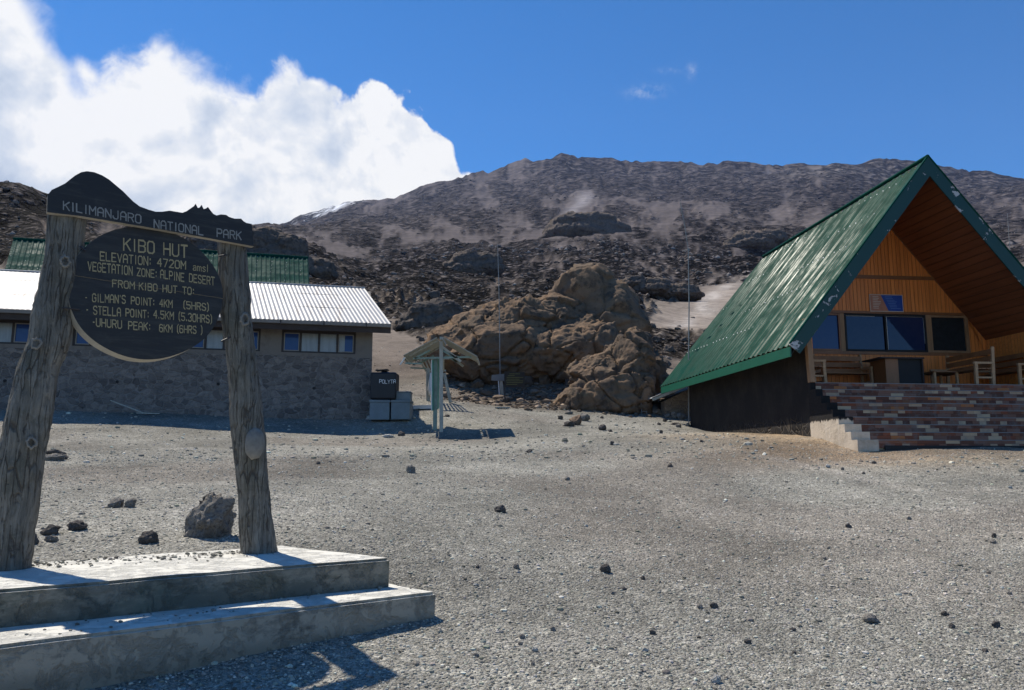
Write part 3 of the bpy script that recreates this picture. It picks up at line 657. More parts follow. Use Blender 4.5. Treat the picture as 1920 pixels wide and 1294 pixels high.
outcrop('rock_outcrop', [(1080, 600, 35.2, 1.3, 1.8, 1.3), (1090, 640, 34.6, 1.5, 2, 1.5), (1000, 622, 34.8, 2.6, 2.4, 1.3), (1045, 600, 35, 1.6, 2, 1.25),
    (905, 634, 34.5, 1.9, 2.1, 1.1), (852, 645, 34.2, 1.3, 1.8, .95), (940, 598, 36, 1.5, 2, .8), (960, 655, 33.6, 2.5, 2, 1.1), (1080, 665, 33.2, 2.4, 2, 1.3), (880, 670, 33.2, 1.4, 1.6, .9), (1000, 690, 34.5, 4.2, 2.6, 1.2), (830, 660, 33.5, .9, 1.3, .9)],
    .075, M_out, 'huge brown layered rock outcrop rising behind the notice shelter', .32, 3, .30, 1.3)
outcrop('rock_outcrop', [(1098, 553, 35.3, 1.55, 1.9, 1.5), (1140, 590, 35.2, 1.35, 2.1, 1.7), (1160, 630, 35.0, 1.1, 2.0, 2.1), (1125, 625, 35.0, 1.5, 2.2, 2.2), (1150, 690, 34.8, 1.25, 2.0, 1.7)],
    .085, M_out, 'tall smooth brown boulder forming the top right of the huge outcrop', .20, 8, .20, 3.2)
outcrop('rock_outcrop', [(1180, 690, 29.2, .9, 1.2, 1.3), (1150, 735, 28.6, 1.3, 1.2, .95), (1190, 650, 30, .62, .9, .8), (1095, 750, 28.6, 1.0, 1.0, .55), (1203, 745, 28.4, .45, .9, .9), (1120, 700, 29.6, 1.1, 1.2, .7), (1165, 760, 28.1, .9, .8, .6), (1060, 770, 29, .7, .8, .35)],
    .055, M_out, 'jagged reddish rock mass with a black shaded side in front of the huge outcrop', .26, 21, .26, 1.15)
outcrop('rock_outcrop', [(1215, 690, 31, .45, .9, .8), (1238, 735, 31, .5, .8, .8), (1225, 720, 31.5, .5, .8, 1.0)], .08, M_out, 'narrow rock pillar between the reddish rock mass and the lean-to hut', .2, 31, .2, .7)
def hitfar(px, py, y0=20, y1=3300):
    Y = np.geomspace(y0, y1, 3000); d = ray(px, py); x = d.x/d.y*Y; z = EYE+d.z/d.y*Y; g = ground(x, Y); i = int(np.argmax(z <= g)); return Y[i]
def crag(blobs, label, seed, vox=.03, mat=None):
    """blobs: (px, py, rx px, rz px) resting on the slope they are seen against"""
    Y = hitfar(blobs[0][0], blobs[0][1]+blobs[0][3]*.7); k = Y/F; b = []
    for px, py, rx, rz in blobs: b.append((px, py, Y, rx*k, rx*k*.8, rz*k))
    w = max(q[2] for q in blobs)*k
    b += [(x, y+rz_*F/Y*.8, Y, rx_*1.15, ry_*1.3, rz_*.9) for x, y, Y, rx_, ry_, rz_ in b]
    return outcrop('rock_outcrop', b, w*vox*1.6, mat or M_out2, label, w*.10, seed, w*.09, w*.36)
crag([(800, 592, 40, 26), (830, 585, 36, 24), (772, 602, 26, 14)], 'dark angular rock on the slope left of the huge outcrop', 41)
crag([(1085, 425, 60, 24), (1120, 420, 44, 24), (1140, 435, 44, 18), (1050, 438, 34, 14)], 'dark rounded crag on the mountainside above the huge outcrop', 51)
crag([(880, 492, 36, 22), (915, 490, 28, 18), (850, 500, 22, 12)], 'dark crag on the slope above left of the huge outcrop', 61)
crag([(1410, 450, 40, 16), (1380, 456, 26, 11), (1440, 442, 34, 12)], 'dark crag on the slope just left of the green lodge roof', 71)
crag([(540, 468, 36, 32), (500, 462, 44, 40), (450, 456, 50, 36), (400, 460, 50, 34), (563, 470, 16, 24), (600, 500, 30, 18)], 'long black cliff on the slope above the green corrugated roof', 81)
crag([(1225, 535, 40, 14), (1275, 545, 40, 12), (1195, 528, 30, 10)], 'low broken dark rock ridge to the right behind the huge outcrop', 91)
GB = 'boulders lying around the foot of the huge outcrop'
for i, (px, py, w, h, m) in enumerate([(893, 730, 30, 20, M_out), (990, 682, 24, 18, M_out), (940, 712, 40, 26, M_out2), (975, 725, 60, 28, M_out2), (1022, 722, 28, 20, M_out), (1045, 718, 24, 18, M_out), (1068, 725, 20, 16, M_out2),
        (960, 705, 36, 22, M_out2), (905, 705, 26, 14, M_out2), (1003, 735, 14, 10, M_out), (925, 690, 26, 16, M_out), (1010, 705, 22, 12, M_out2), (870, 700, 22, 14, M_out2), (850, 715, 16, 9, M_out2), (880, 736, 12, 7, M_out),
        (1090, 712, 20, 14, M_out), (1060, 742, 16, 10, M_out), (1020, 750, 14, 9, M_out2), (1040, 765, 12, 7, M_out), (760, 598, 12, 9, M_out2), (745, 608, 10, 8, M_out2), (790, 640, 12, 8, M_out2), (812, 560, 26, 18, M_out2), (700, 575, 30, 14, M_out2),
        (640, 560, 34, 16, M_out2), (1230, 640, 18, 12, M_out2), (1255, 660, 22, 13, M_out2), (1282, 640, 18, 10, M_out2), (1225, 615, 16, 10, M_out2), (1250, 690, 24, 16, M_out2), (1215, 670, 18, 12, M_out2)]):
    p = hit(px, py, 15, 140)
    rock('boulder', px, py, w, h, m, 'weathered boulder among others around the brown outcrop', 700+i*3, group=GB, cat='boulder', p=p, rough=.3)

def scatter(name, n, px_f, size_f, lab, mat, sub, seed, kind='stuff', tone=None, keep=None, flat=.6):
    rr = np.random.default_rng(seed); x, y = px_f(rr, n)
    if keep is not None: k = keep(x, y, rr); x, y = x[k], y[k]
    n = len(x); z = ground(x, y); s = size_f(rr, x, y)
    shapes = []
    for j in range(10):
        V, Fq = rock_shape(sub, seed*13+j, .3, 6); shapes.append(V/np.abs(V).max())
    nv = len(shapes[0]); Fq = ICO[sub][1]; k = rr.integers(0, 10, n); B = np.array(shapes)[k]
    a = rr.uniform(0, 2*np.pi, n); sc = np.stack([s, s*rr.uniform(.6, 1, n), s*rr.uniform(flat*.7, flat*1.2, n)], 1)
    B = B*sc[:, None]; ca, sa = np.cos(a)[:, None], np.sin(a)[:, None]
    X = B[:, :, 0]*ca-B[:, :, 1]*sa+x[:, None]; Y = B[:, :, 0]*sa+B[:, :, 1]*ca+y[:, None]; Z = B[:, :, 2]+(z+s*.12)[:, None]
    V = np.stack([X, Y, Z], 2).reshape(-1, 3); FF = (Fq[None]+(np.arange(n)*nv)[:, None, None]).reshape(-1, 3)
    t = tone(rr, x, y, n); C = np.repeat(t, nv, 0)
    o = npmesh(name, V, FF, mat, colors=C); props(o, lab, kind=kind); return o
def stone_mat(t, oc):
    c = t.a('ShaderNodeAttribute', attribute_name='Col').outputs['Color']; n = t.noise(oc, 40, 3, .7)
    k = t.m('ADD', .7, t.m('MULTIPLY', n, .6))
    return dict(color=t.mix(1, c, t.a('ShaderNodeCombineColor', {0: k, 1: k, 2: k}).outputs[0], 'MULTIPLY'), rough=1., spec=.02)
M_stone = material('loose_stone', stone_mat)
def gravel_xy(r0, r1):
    def f(rr, n):
        r = np.exp(rr.uniform(math.log(r0), math.log(r1), n)); a = rr.uniform(-.66, .66, n); return r*np.sin(a), r*np.cos(a)
    return f
def gtone(rr, x, y, n):
    g = np.clip(rr.lognormal(math.log(.285), .42, n), .06, .68)[:, None]; return g*np.array([1.03, .985, .83])*(1+rr.normal(0, .03, (n, 3)))

# ================================================================ MATERIALS FOR BUILT THINGS
def masonry(name, stone1, stone2, mortar, sc=3.2, dark=.5):
    def f(t, oc):
        v = t.a('ShaderNodeVectorMath', {0: t.map(oc, (1, 1, 1.5)), 1: t.a('ShaderNodeVectorMath', {0: t.a('ShaderNodeTexNoise', {'Vector': oc, 'Scale': 3.}).outputs['Color'], 'Scale': .25}, operation='SCALE').outputs[0]}, operation='ADD').outputs[0]
        w = t.a('ShaderNodeTexVoronoi', {'Vector': v, 'Scale': sc}); e = t.vor(v, sc, 'DISTANCE_TO_EDGE')
        h = t.a('ShaderNodeSeparateColor', {0: w.outputs['Color']}).outputs
        n = t.noise(oc, 9, 6, .7); big = t.noise(oc, .7, 4, .6)
        c = t.mix(h[0], stone1, stone2); c = t.mix(t.m('MULTIPLY', t.sstep(n, .55, .3), dark), c, (.05, .045, .045))
        mm = t.m('MULTIPLY', t.sstep(t.m('ADD', e, t.m('MULTIPLY', t.m('SUBTRACT', n, .5), .16)), .11, .04), t.sstep(h[1], .05, .35))
        c = t.mix(t.m('MULTIPLY', mm, .62), c, mortar); c = t.mix(t.m('MULTIPLY', t.sstep(big, .45, .7), .15), c, mortar)
        return dict(color=c, rough=.95, spec=.15, bump=t.m('ADD', t.m('MULTIPLY', t.sstep(e, 0, .12), .02), t.m('MULTIPLY', n, .025)), bdist=1.)
    return material(name, f)
M_hutwall = masonry('rubble_masonry', (.235, .21, .19), (.105, .096, .092), (.27, .245, .22), 4.4, .65)
M_leanwall = masonry('small_masonry', (.26, .21, .16), (.16, .13, .11), (.30, .25, .19), 5.0, .3)
def plasterf(base, stain, sc=1.5, moss=None):
    def f(t, oc):
        n = t.noise(oc, sc, 7, .65, .3); n2 = t.noise(oc, sc*7, 6, .7); s = t.noise(t.map(oc, (3, 3, .5)), 1.3, 5, .6)
        c = t.mix(t.m('MULTIPLY', t.sstep(n, .5, .68), .8), base, stain); c = t.mix(t.m('MULTIPLY', t.sstep(s, .52, .7), .45), c, stain)
        if moss: c = t.mix(t.m('MULTIPLY', t.sstep(t.noise(oc, 3.1, 6, .7), .5, .62), .6), c, moss)
        return dict(color=c, rough=.9, spec=.2, bump=t.m('ADD', t.m('MULTIPLY', n2, .008), t.m('MULTIPLY', n, .01)), bdist=1.)
    return f
M_plaster = material('old_plaster', plasterf((.185, .165, .145), (.125, .112, .102), 2))
M_cement = material('pale_cement', plasterf((.52, .46, .37), (.26, .22, .17), 2.2))
def slab_mat(lo):
  def f(t, oc):
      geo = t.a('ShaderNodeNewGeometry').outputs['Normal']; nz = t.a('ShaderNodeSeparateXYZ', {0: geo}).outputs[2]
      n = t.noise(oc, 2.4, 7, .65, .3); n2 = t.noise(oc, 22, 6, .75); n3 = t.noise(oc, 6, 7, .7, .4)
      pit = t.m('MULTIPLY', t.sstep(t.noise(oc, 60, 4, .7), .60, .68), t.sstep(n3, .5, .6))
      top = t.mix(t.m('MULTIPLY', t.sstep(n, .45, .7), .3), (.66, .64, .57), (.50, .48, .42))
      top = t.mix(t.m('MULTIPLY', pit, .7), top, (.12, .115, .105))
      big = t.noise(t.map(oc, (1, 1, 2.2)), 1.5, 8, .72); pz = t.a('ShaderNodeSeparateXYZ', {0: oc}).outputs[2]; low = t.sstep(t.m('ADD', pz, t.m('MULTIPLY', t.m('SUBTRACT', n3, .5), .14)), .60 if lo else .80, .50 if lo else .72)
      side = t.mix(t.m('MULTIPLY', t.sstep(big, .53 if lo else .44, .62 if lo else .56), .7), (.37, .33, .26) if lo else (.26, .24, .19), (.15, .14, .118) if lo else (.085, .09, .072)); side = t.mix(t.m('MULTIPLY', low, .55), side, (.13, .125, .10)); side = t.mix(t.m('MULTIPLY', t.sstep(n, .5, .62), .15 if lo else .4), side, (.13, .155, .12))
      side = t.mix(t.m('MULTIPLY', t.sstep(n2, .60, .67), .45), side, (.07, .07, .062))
      c = t.mix(t.sstep(nz, .4, .8), side, top)  # upward faces coloured paler, standing in for bright sun on the treads
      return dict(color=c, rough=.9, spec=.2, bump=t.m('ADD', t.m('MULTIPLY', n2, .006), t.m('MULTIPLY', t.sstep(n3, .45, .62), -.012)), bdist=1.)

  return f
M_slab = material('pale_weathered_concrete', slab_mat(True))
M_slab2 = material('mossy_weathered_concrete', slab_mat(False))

def corr_white(t, oc):
    n = t.noise(oc, 1.1, 5, .6); s = t.noise(t.map(oc, (4.5, .45, .45)), 1.2, 5, .65); sp = t.noise(oc, 14, 5, .7)
    c = t.mix(t.m('MULTIPLY', t.sstep(s, .52, .66), .6), (.34, .34, .335), (.21, .155, .12)); c = t.mix(t.m('MULTIPLY', t.sstep(n, .5, .7), .3), c, (.5, .48, .45))
    c = t.mix(t.m('MULTIPLY', t.sstep(sp, .62, .7), .4), c, (.3, .2, .14))
    return dict(color=c, rough=.5, metal=.0, spec=.5, bump=sp, bstr=.15, bdist=.004)
M_roofw = material('bleached_sheet_metal', corr_white)
def green_paint(base, worn, chips=.66, rough=.3, spec=.28):
    def f(t, oc):
        n = t.noise(oc, 2.4, 6, .6); s = t.noise(oc, 18, 4, .8); v = t.vor(oc, 2.6)
        c = t.mix(t.sstep(n, .35, .7), base, tuple(x*.72 for x in base))
        c = t.mix(t.sstep(s, chips, chips+.03), c, worn)
        sy = t.a('ShaderNodeSeparateXYZ', {0: oc}).outputs
        fy = t.m('MULTIPLY', t.m('SUBTRACT', t.m('FRACT', t.m('DIVIDE', sy[1], .274)), .5), .274); fx = t.m('MULTIPLY', t.m('SUBTRACT', t.m('FRACT', t.m('DIVIDE', sy[0], .62)), .5), 1.0)
        c = t.mix(t.m('MULTIPLY', t.m('LESS_THAN', t.m('ADD', t.m('POWER', fy, 2), t.m('POWER', fx, 2)), .00026), t.sstep(n, .40, .5)), c, (.6, .62, .6))
        dust = t.m('MULTIPLY', t.sstep(t.noise(t.map(oc, (.5, 2, .5)), 1.7, 6, .7), .5, .75), .10); c = t.mix(dust, c, (.12, .13, .11))
        stv = t.noise(t.map(oc, (.25, 3.2, .25)), 1.4, 5, .7); r = t.m('ADD', rough, t.m('MULTIPLY', t.sstep(t.m('ADD', stv, t.m('MULTIPLY', t.m('SUBTRACT', n, .5), .5)), .35, .65), .35))
        return dict(color=c, rough=r, spec=spec, metal=0, bump=n, bstr=.12, bdist=.02)
    return f
M_roofg = material('glossy_green_roof_paint', green_paint((.004, .056, .036), (.30, .38, .34), .78, .24, .022))
M_roofg2 = material('faded_green_roof_paint', green_paint((.004, .055, .042), (.04, .09, .07), .75, .65, .08))
def barge_mat(t, oc):
    n = t.noise(t.map(oc, (1, 1, 1)), 3.2, 7, .62, .6); n2 = t.noise(oc, 12, 5, .7)
    m_ = t.sstep(t.m('ADD', n, t.m('MULTIPLY', n2, .18)), .695, .72)
    c = t.mix(m_, (.006, .045, .04), (.46, .45, .43))
    return dict(color=c, rough=.5, spec=.4, bump=t.m('MULTIPLY', m_, -.01), bdist=1.)
M_barge = material('peeling_green_board', barge_mat)
M_fascia = plainvar('green_fascia', (.010, .10, .06), .4, .2, 4)
def planks(name, axis, w, base, dark, gloss=.45, groove=.5):
    """boards side by side along one object axis"""
    def f(t, oc):
        sx = t.a('ShaderNodeSeparateXYZ', {0: oc}).outputs; a = t.m('DIVIDE', sx[axis], w); cell = t.m('FLOOR', a); fr = t.m('FRACT', a)
        rnd = t.a('ShaderNodeTexWhiteNoise', {'W': cell}, noise_dimensions='1D').outputs[0]
        st = [9., 9., 9.]; st[2 if axis == 0 else 1] = .7 if axis != 0 else .7
        if axis == 0: mv = t.map(oc, (14, 14, .9))
        elif axis == 2: mv = t.map(oc, (14, .9, 14))
        else: mv = t.map(oc, (.9, 14, 14))
        g = t.noise(t.a('ShaderNodeVectorMath', {0: mv, 1: t.a('ShaderNodeCombineXYZ', {0: t.m('MULTIPLY', rnd, 30), 1: t.m('MULTIPLY', rnd, 50), 2: 0.}).outputs[0]}, operation='ADD').outputs[0], 1, 6, .6, .6)
        big = t.noise(oc, .8, 4, .6); knot = t.sstep(t.vor(t.map(oc, (3, 3, 1.6)), 1.6), .07, .03)
        c = t.mix(t.m('MULTIPLY', rnd, .6), base, tuple(x*.62 for x in base)); c = t.mix(t.m('MULTIPLY', t.sstep(g, .42, .68), .65), c, dark)
        c = t.mix(t.m('MULTIPLY', big, .4), c, tuple(x*1.25 for x in base)); c = t.mix(t.m('MULTIPLY', knot, .7), c, dark)
        ed = t.m('MINIMUM', fr, t.m('SUBTRACT', 1, fr)); gr = t.sstep(ed, .07, .02)
        c = t.mix(t.m('MULTIPLY', gr, groove), c, (.02, .012, .008))
        return dict(color=c, rough=gloss, spec=.35, bump=t.m('ADD', t.m('MULTIPLY', gr, -.012), t.m('MULTIPLY', g, .0025)), bdist=1.)
    return material(name, f)
M_clad = planks('varnished_cladding', 0, .105, (.80, .255, .058), (.42, .11, .022))
M_cladside = planks('varnished_side_cladding', 1, .105, (.74, .27, .065), (.38, .11, .025))
M_soffit = planks('roof_lining', 2, .15, (.22, .075, .03), (.09, .03, .012), .5)
M_trim = plainvar('brown_trim', (.23, .095, .035), .45, .25, 5, stretch=(1, 1, .3))
M_paletrim = plainvar('pale_wood', (.30, .17, .085), .6, .3, 6, stretch=(1, 1, .25))
M_bench = plainvar('bench_wood', (.26, .115, .045), .6, .35, 6, stretch=(.6, .6, .6))
M_benchend = plainvar('worn_bench_end', (.42, .25, .13), .7, .35, 14)
M_black = plainvar('black_paint', (.012, .012, .013), .7, .3, 3)
def darkwall(t, oc):
    sx = t.a('ShaderNodeSeparateXYZ', {0: oc}).outputs; n = t.noise(oc, 1.6, 6, .65); n2 = t.noise(oc, 14, 5, .7)
    v = t.map(oc, (1, 1, 1)); e = t.vor(v, 4.2, 'DISTANCE_TO_EDGE')
    low = t.sstep(t.m('ADD', sx[2], t.m('MULTIPLY', t.m('SUBTRACT', n, .5), .5)), -.62, -.98)
    mort = t.m('MULTIPLY', t.sstep(e, .06, .02), low)
    c = t.mix(t.sstep(n, .4, .7), (.013, .012, .012), (.028, .024, .021)); c = t.mix(t.m('MULTIPLY', low, t.sstep(n2, .5, .7)), c, (.06, .045, .032))
    c = t.mix(t.m('MULTIPLY', mort, .22), c, (.30, .24, .17))
    dr = t.m('MULTIPLY', t.sstep(t.noise(t.map(oc, (6, 6, .6)), 1.5, 5, .6), .55, .75), .25); c = t.mix(dr, c, (.06, .055, .05))
    return dict(color=c, rough=.8, spec=.2, bump=t.m('ADD', t.m('MULTIPLY', n2, .006), t.m('MULTIPLY', t.m('MULTIPLY', t.sstep(e, 0, .1), low), .03)), bdist=1.)
M_darkwall = material('black_tarred_wall', darkwall)
def tiles(t, oc):
    sx = t.a('ShaderNodeSeparateXYZ', {0: oc}).outputs
    v = t.a('ShaderNodeCombineXYZ', {0: sx[0], 1: sx[2], 2: 0.}).outputs[0]
    b = t.a('ShaderNodeTexBrick', {'Vector': v, 'Color1': (0, 0, 0, 1), 'Color2': (1, 1, 1, 1), 'Mortar': (.5, .5, .5, 1), 'Scale': 1., 'Mortar Size': .0012, 'Brick Width': .30, 'Row Height': .0815, 'Bias': 0.}, offset=.37, offset_frequency=2, squash=.52, squash_frequency=3)
    k = t.a('ShaderNodeSeparateColor', {0: b.outputs['Color']}).outputs[0]
    n = t.noise(oc, 7, 5, .65); n2 = t.noise(oc, 1.4, 4, .6)
    c = t.ramp(k, [(0, (.13, .055, .038)), (.20, (.23, .11, .075)), (.38, (.24, .078, .042)), (.48, (.16, .068, .045)), (.62, (.46, .30, .19)), (.72, (.24, .12, .085)), (.84, (.54, .37, .23)), (.91, (.24, .10, .055)), (.96, (.42, .15, .055))], 'CONSTANT')
    c = t.mix(t.m('MULTIPLY', b.outputs['Fac'], .8), c, (.07, .06, .055)); c = t.mix(t.m('MULTIPLY', t.sstep(t.m('ADD', n, t.m('MULTIPLY', n2, .4)), .68, .9), .45), c, (.20, .18, .16))
    return dict(color=c, rough=.75, spec=.1, bump=t.m('ADD', t.m('MULTIPLY', b.outputs['Fac'], -.004), t.m('MULTIPLY', n, .002)), bdist=1.)
M_tiles = material('stair_tiles', tiles)
def sideshadef(t, oc):
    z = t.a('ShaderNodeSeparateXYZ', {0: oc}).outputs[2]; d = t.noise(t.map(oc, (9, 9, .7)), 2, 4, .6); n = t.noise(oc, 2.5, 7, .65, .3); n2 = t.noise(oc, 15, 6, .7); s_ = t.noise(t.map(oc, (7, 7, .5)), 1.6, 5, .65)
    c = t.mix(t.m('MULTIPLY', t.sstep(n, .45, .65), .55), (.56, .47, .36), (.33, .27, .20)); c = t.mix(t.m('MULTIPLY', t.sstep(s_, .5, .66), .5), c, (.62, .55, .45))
    c = t.mix(t.sstep(t.m('ADD', z, t.m('MULTIPLY', t.m('SUBTRACT', d, .5), .22)), -.90, -.86), c, (.02, .018, .017))  # roof shade on the cement, painted black above a wavy line
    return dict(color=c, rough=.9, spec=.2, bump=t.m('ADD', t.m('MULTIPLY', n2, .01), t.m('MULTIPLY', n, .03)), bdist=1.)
M_sideshade = material('cement_below_painted_shade', sideshadef)
M_nosing = plainvar('grey_tread', (.20, .19, .18), .7, .3, 5)
def glassf(c, rough=.04, spec=.8):
    def f(t, oc):
        n = t.noise(oc, 1.5, 3, .5); d = t.noise(oc, 9, 5, .7)
        return dict(color=t.mix(t.m('MULTIPLY', d, .25), c, (.10, .12, .15)), rough=t.m('ADD', rough, t.m('MULTIPLY', t.sstep(d, .5, .8), .12)), spec=spec, bump=n, bstr=.05, bdist=.02)
    return f
M_glass = material('reflecting_window_glass', glassf((.008, .018, .07), .03, .42))
M_glassd = material('dark_window_glass', glassf((.010, .012, .011), .05, .25))
M_glassb = material('sky_painted_window_glass', glassf((.016, .045, .17), .08, .4))  # reflected sky blue is put into the base colour
M_curtain = plainvar('pale_curtain_behind_glass', (.22, .24, .25), .25, .25, 3, spec=.6, stretch=(4, 4, .4))
M_wframe = plainvar('dark_window_frame', (.035, .03, .03), .6, .2, 5)
M_wframep = plainvar('pale_window_frame', (.24, .23, .21), .6, .2, 5)
M_putty = plainvar('white_putty_bead', (.6, .6, .6), .7, .3, 20)
M_gutter = plainvar('grey_gutter', (.17, .165, .16), .5, .3, 4)
M_dbrown = plainvar('dark_brown_board', (.045, .033, .028), .8, .3, 4)
M_steel = plainvar('galvanised_steel', (.25, .25, .24), .6, .2, 8)
M_tank = plainvar('black_plastic', (.010, .011, .014), .45, .2, 3)
M_crate = plainvar('grey_blue_metal_box', (.16, .20, .22), .6, .25, 3)
M_rag = plainvar('white_cloth', (.7, .7, .68), .9, .1, 8)
M_teal = plainvar('teal_paint', (.13, .34, .27), .6, .2, 3)
M_tealw = plainvar('worn_teal_wood', (.22, .30, .26), .8, .35, 6)
M_greywood = plainvar('weathered_grey_wood', (.36, .36, .31), .9, .35, 7, stretch=(2, 2, .5))
M_whitetext = plainvar('faded_white_paint', (.24, .24, .225), .8, .25, 25)
M_creamtext = plainvar('cream_paint', (.36, .30, .165), .75, .25, 25)
def boardf(t, oc):
    n = t.noise(t.map(oc, (2.2, 2.2, 16)), 1.6, 7, .7, .5); n2 = t.noise(oc, 3, 6, .65); sc = t.noise(t.map(oc, (3, 3, 40)), 2.0, 4, .8)
    c = t.mix(t.m('MULTIPLY', t.sstep(n, .45, .7), .6), (.016, .016, .017), (.050, .048, .043)); c = t.mix(t.m('MULTIPLY', t.sstep(n2, .52, .7), .3), c, (.085, .08, .068))
    c = t.mix(t.m('MULTIPLY', t.sstep(sc, .66, .74), .4), c, (.16, .15, .14))
    return dict(color=c, rough=.55, spec=.4, bump=t.m('ADD', n, t.m('MULTIPLY', sc, .4)), bstr=.5, bdist=.004)
M_board = material('black_painted_board', boardf)
M_rim = plainvar('pale_lit_board_edge', (.34, .315, .26), .85, .25, 8)  # pale wood edge; sunlight falling on it is put into the tone
def barkf(t, oc):
    wv = t.a('ShaderNodeVectorMath', {0: oc, 1: t.a('ShaderNodeVectorMath', {0: t.a('ShaderNodeTexNoise', {'Vector': oc, 'Scale': 4., 'Detail': 4.}).outputs['Color'], 'Scale': .045}, operation='SCALE').outputs[0]}, operation='ADD').outputs[0]
    n = t.noise(t.map(wv, (9, 9, .7)), 2.4, 8, .7, .5); n2 = t.noise(oc, 5, 8, .72, .4); n3 = t.noise(t.map(wv, (30, 30, 2.2)), 2, 5, .7)
    ck = t.vor(t.map(wv, (16, 16, 1.1)), 1.6, 'DISTANCE_TO_EDGE'); crack = t.m('MULTIPLY', t.sstep(ck, .07, .01), t.sstep(n2, .42, .56)); fleck = t.sstep(t.noise(oc, 60, 4, .75), .6, .7)
    c = t.mix(t.sstep(n, .34, .66), (.115, .108, .09), (.245, .232, .198)); c = t.mix(t.m('MULTIPLY', t.sstep(n2, .5, .66), .65), c, (.095, .092, .072))
    c = t.mix(t.m('MULTIPLY', t.sstep(n3, .54, .66), .45), c, (.045, .04, .033)); c = t.mix(t.m('MULTIPLY', crack, .5), c, (.03, .018, .015)); c = t.mix(t.m('MULTIPLY', fleck, .25), c, (.33, .31, .27))
    return dict(color=c, rough=.92, spec=.15, bump=t.m('ADD', t.m('ADD', n, t.m('MULTIPLY', n3, .5)), t.m('ADD', t.m('MULTIPLY', crack, -.6), t.m('MULTIPLY', n2, .8))), bstr=1, bdist=.02)
M_bark = material('weathered_log', barkf)
M_knot = plainvar('pale_branch_scar', (.195, .185, .162), .9, .3, 30)
M_signbrown = plainvar('brown_notice_board', (.028, .022, .016), .7, .3, 6)
M_yellow = plainvar('yellow_green_lettering', (.20, .19, .06), .8, .2, 20)
M_red = plainvar('faded_orange_print', (.42, .17, .10), .5, .2, 8)
M_blue = plainvar('blue_print', (.012, .055, .28), .35, .2, 4)
M_bluelite = plainvar('light_blue_print', (.08, .17, .45), .5, .1, 9)
M_cream = plainvar('cream_print', (.55, .42, .33), .6, .1, 9)

# ================================================================ PARK SIGN ON ITS STEPS
PZ = .92                                     # top of the upper step
a33 = R(33.2)
sc_ = (U(485, 1045, 5.66)+U(15, 1070, 4.99))*.5
sign = thing('park_sign', 'black wooden park sign with round information board hung between two leaning logs', 'sign', (sc_.x, sc_.y, PZ), a33)
SN = Vector((math.sin(a33), -math.cos(a33), 0))     # faces the viewer
SP = Vector((-2.56, 5.36, 2.4))                      # a point of the board plane
def on_board(px, py, off=0): return UP(px, py, SP+SN*off, SN)
def log_post(path, seed, side):
    """path: (centre px, py, width px) from top to bottom"""
    ring = 56; rows = 150; P = []; Wd = []
    for px, py, w in path:
        p = UP(px, py, SP-SN*.155, SN); d = math.hypot(p.y, 0)
        P.append(p); Wd.append(w/F*p.y/2*1.02)
    ts = np.array([p[1] for p in path], float); tt = np.linspace(ts[0], ts[-1], rows)
    C = np.stack([np.interp(tt, ts, [p[k] for p in P]) for k in range(3)], 1); W_ = np.interp(tt, ts, Wd)
    for k in range(3): C[1:-1, k] = np.convolve(C[:, k], [.25, .5, .25], 'valid')
    th = np.linspace(0, 2*np.pi, ring, endpoint=False); h = np.array([math.cos(a33), math.sin(a33), 0]); b = np.array([-SN.x, -SN.y, 0])
    V = C[:, None]+(np.cos(th)[None, :, None]*h+np.sin(th)[None, :, None]*b)*W_[:, None, None]
    V = V.reshape(-1, 3); N = (np.cos(th)[None, :, None]*h+np.sin(th)[None, :, None]*b+np.zeros((rows, 1, 1))).reshape(-1, 3)
    q = V*np.array([1, 1, .22]); dsp = .010*fbm3(q*7+seed, 4, seed)+.008*fbm3(V*3+seed, 3, seed+5)+.007*fbm3(V*np.array([1, 1, .3])*26, 2, seed+8, .5, True)
    V = V+N*dsp[:, None]
    Q = [(r*ring+k, r*ring+(k+1) % ring, (r+1)*ring+(k+1) % ring, (r+1)*ring+k) for r in range(rows-1) for k in range(ring)]
    V = [L(sign, v) for v in V]; n = len(V); top = sum((V[k] for k in range(ring)), Vector())/ring
    V.append(top); fan = [(n, (k+1) % ring, k, k) for k in range(ring)]
    me = bpy.data.meshes.new('post'); me.from_pydata([tuple(v) for v in V], [], [f if f[2] != f[3] else f[:3] for f in Q+fan]); me.materials.append(M_bark)
    for p in me.polygons: p.use_smooth = True
    me.update(); o = bpy.data.objects.new('post', me); COL.objects.link(o); o.parent = sign; return o
LP = [(127, 398, 60), (118, 500, 61), (98, 590, 63), (92, 640, 64), (72, 690, 64), (58, 770, 70), (40, 850, 74), (30, 920, 76), (18, 990, 78), (6, 1056, 82), (2, 1080, 86)]
RP = [(434, 452, 46), (438, 520, 50), (443, 590, 50), (449, 640, 50), (460, 740, 54), (464, 800, 55), (469, 840, 58), (472, 880, 52), (477, 930, 51), (481, 990, 55), (486, 1030, 60), (488, 1052, 66)]
lp = log_post(LP, 3, -1); rp = log_post(RP, 17, 1); lp['label'] = 'left log post with three branch scars'; rp['label'] = 'right log post with an oval cut bulge'
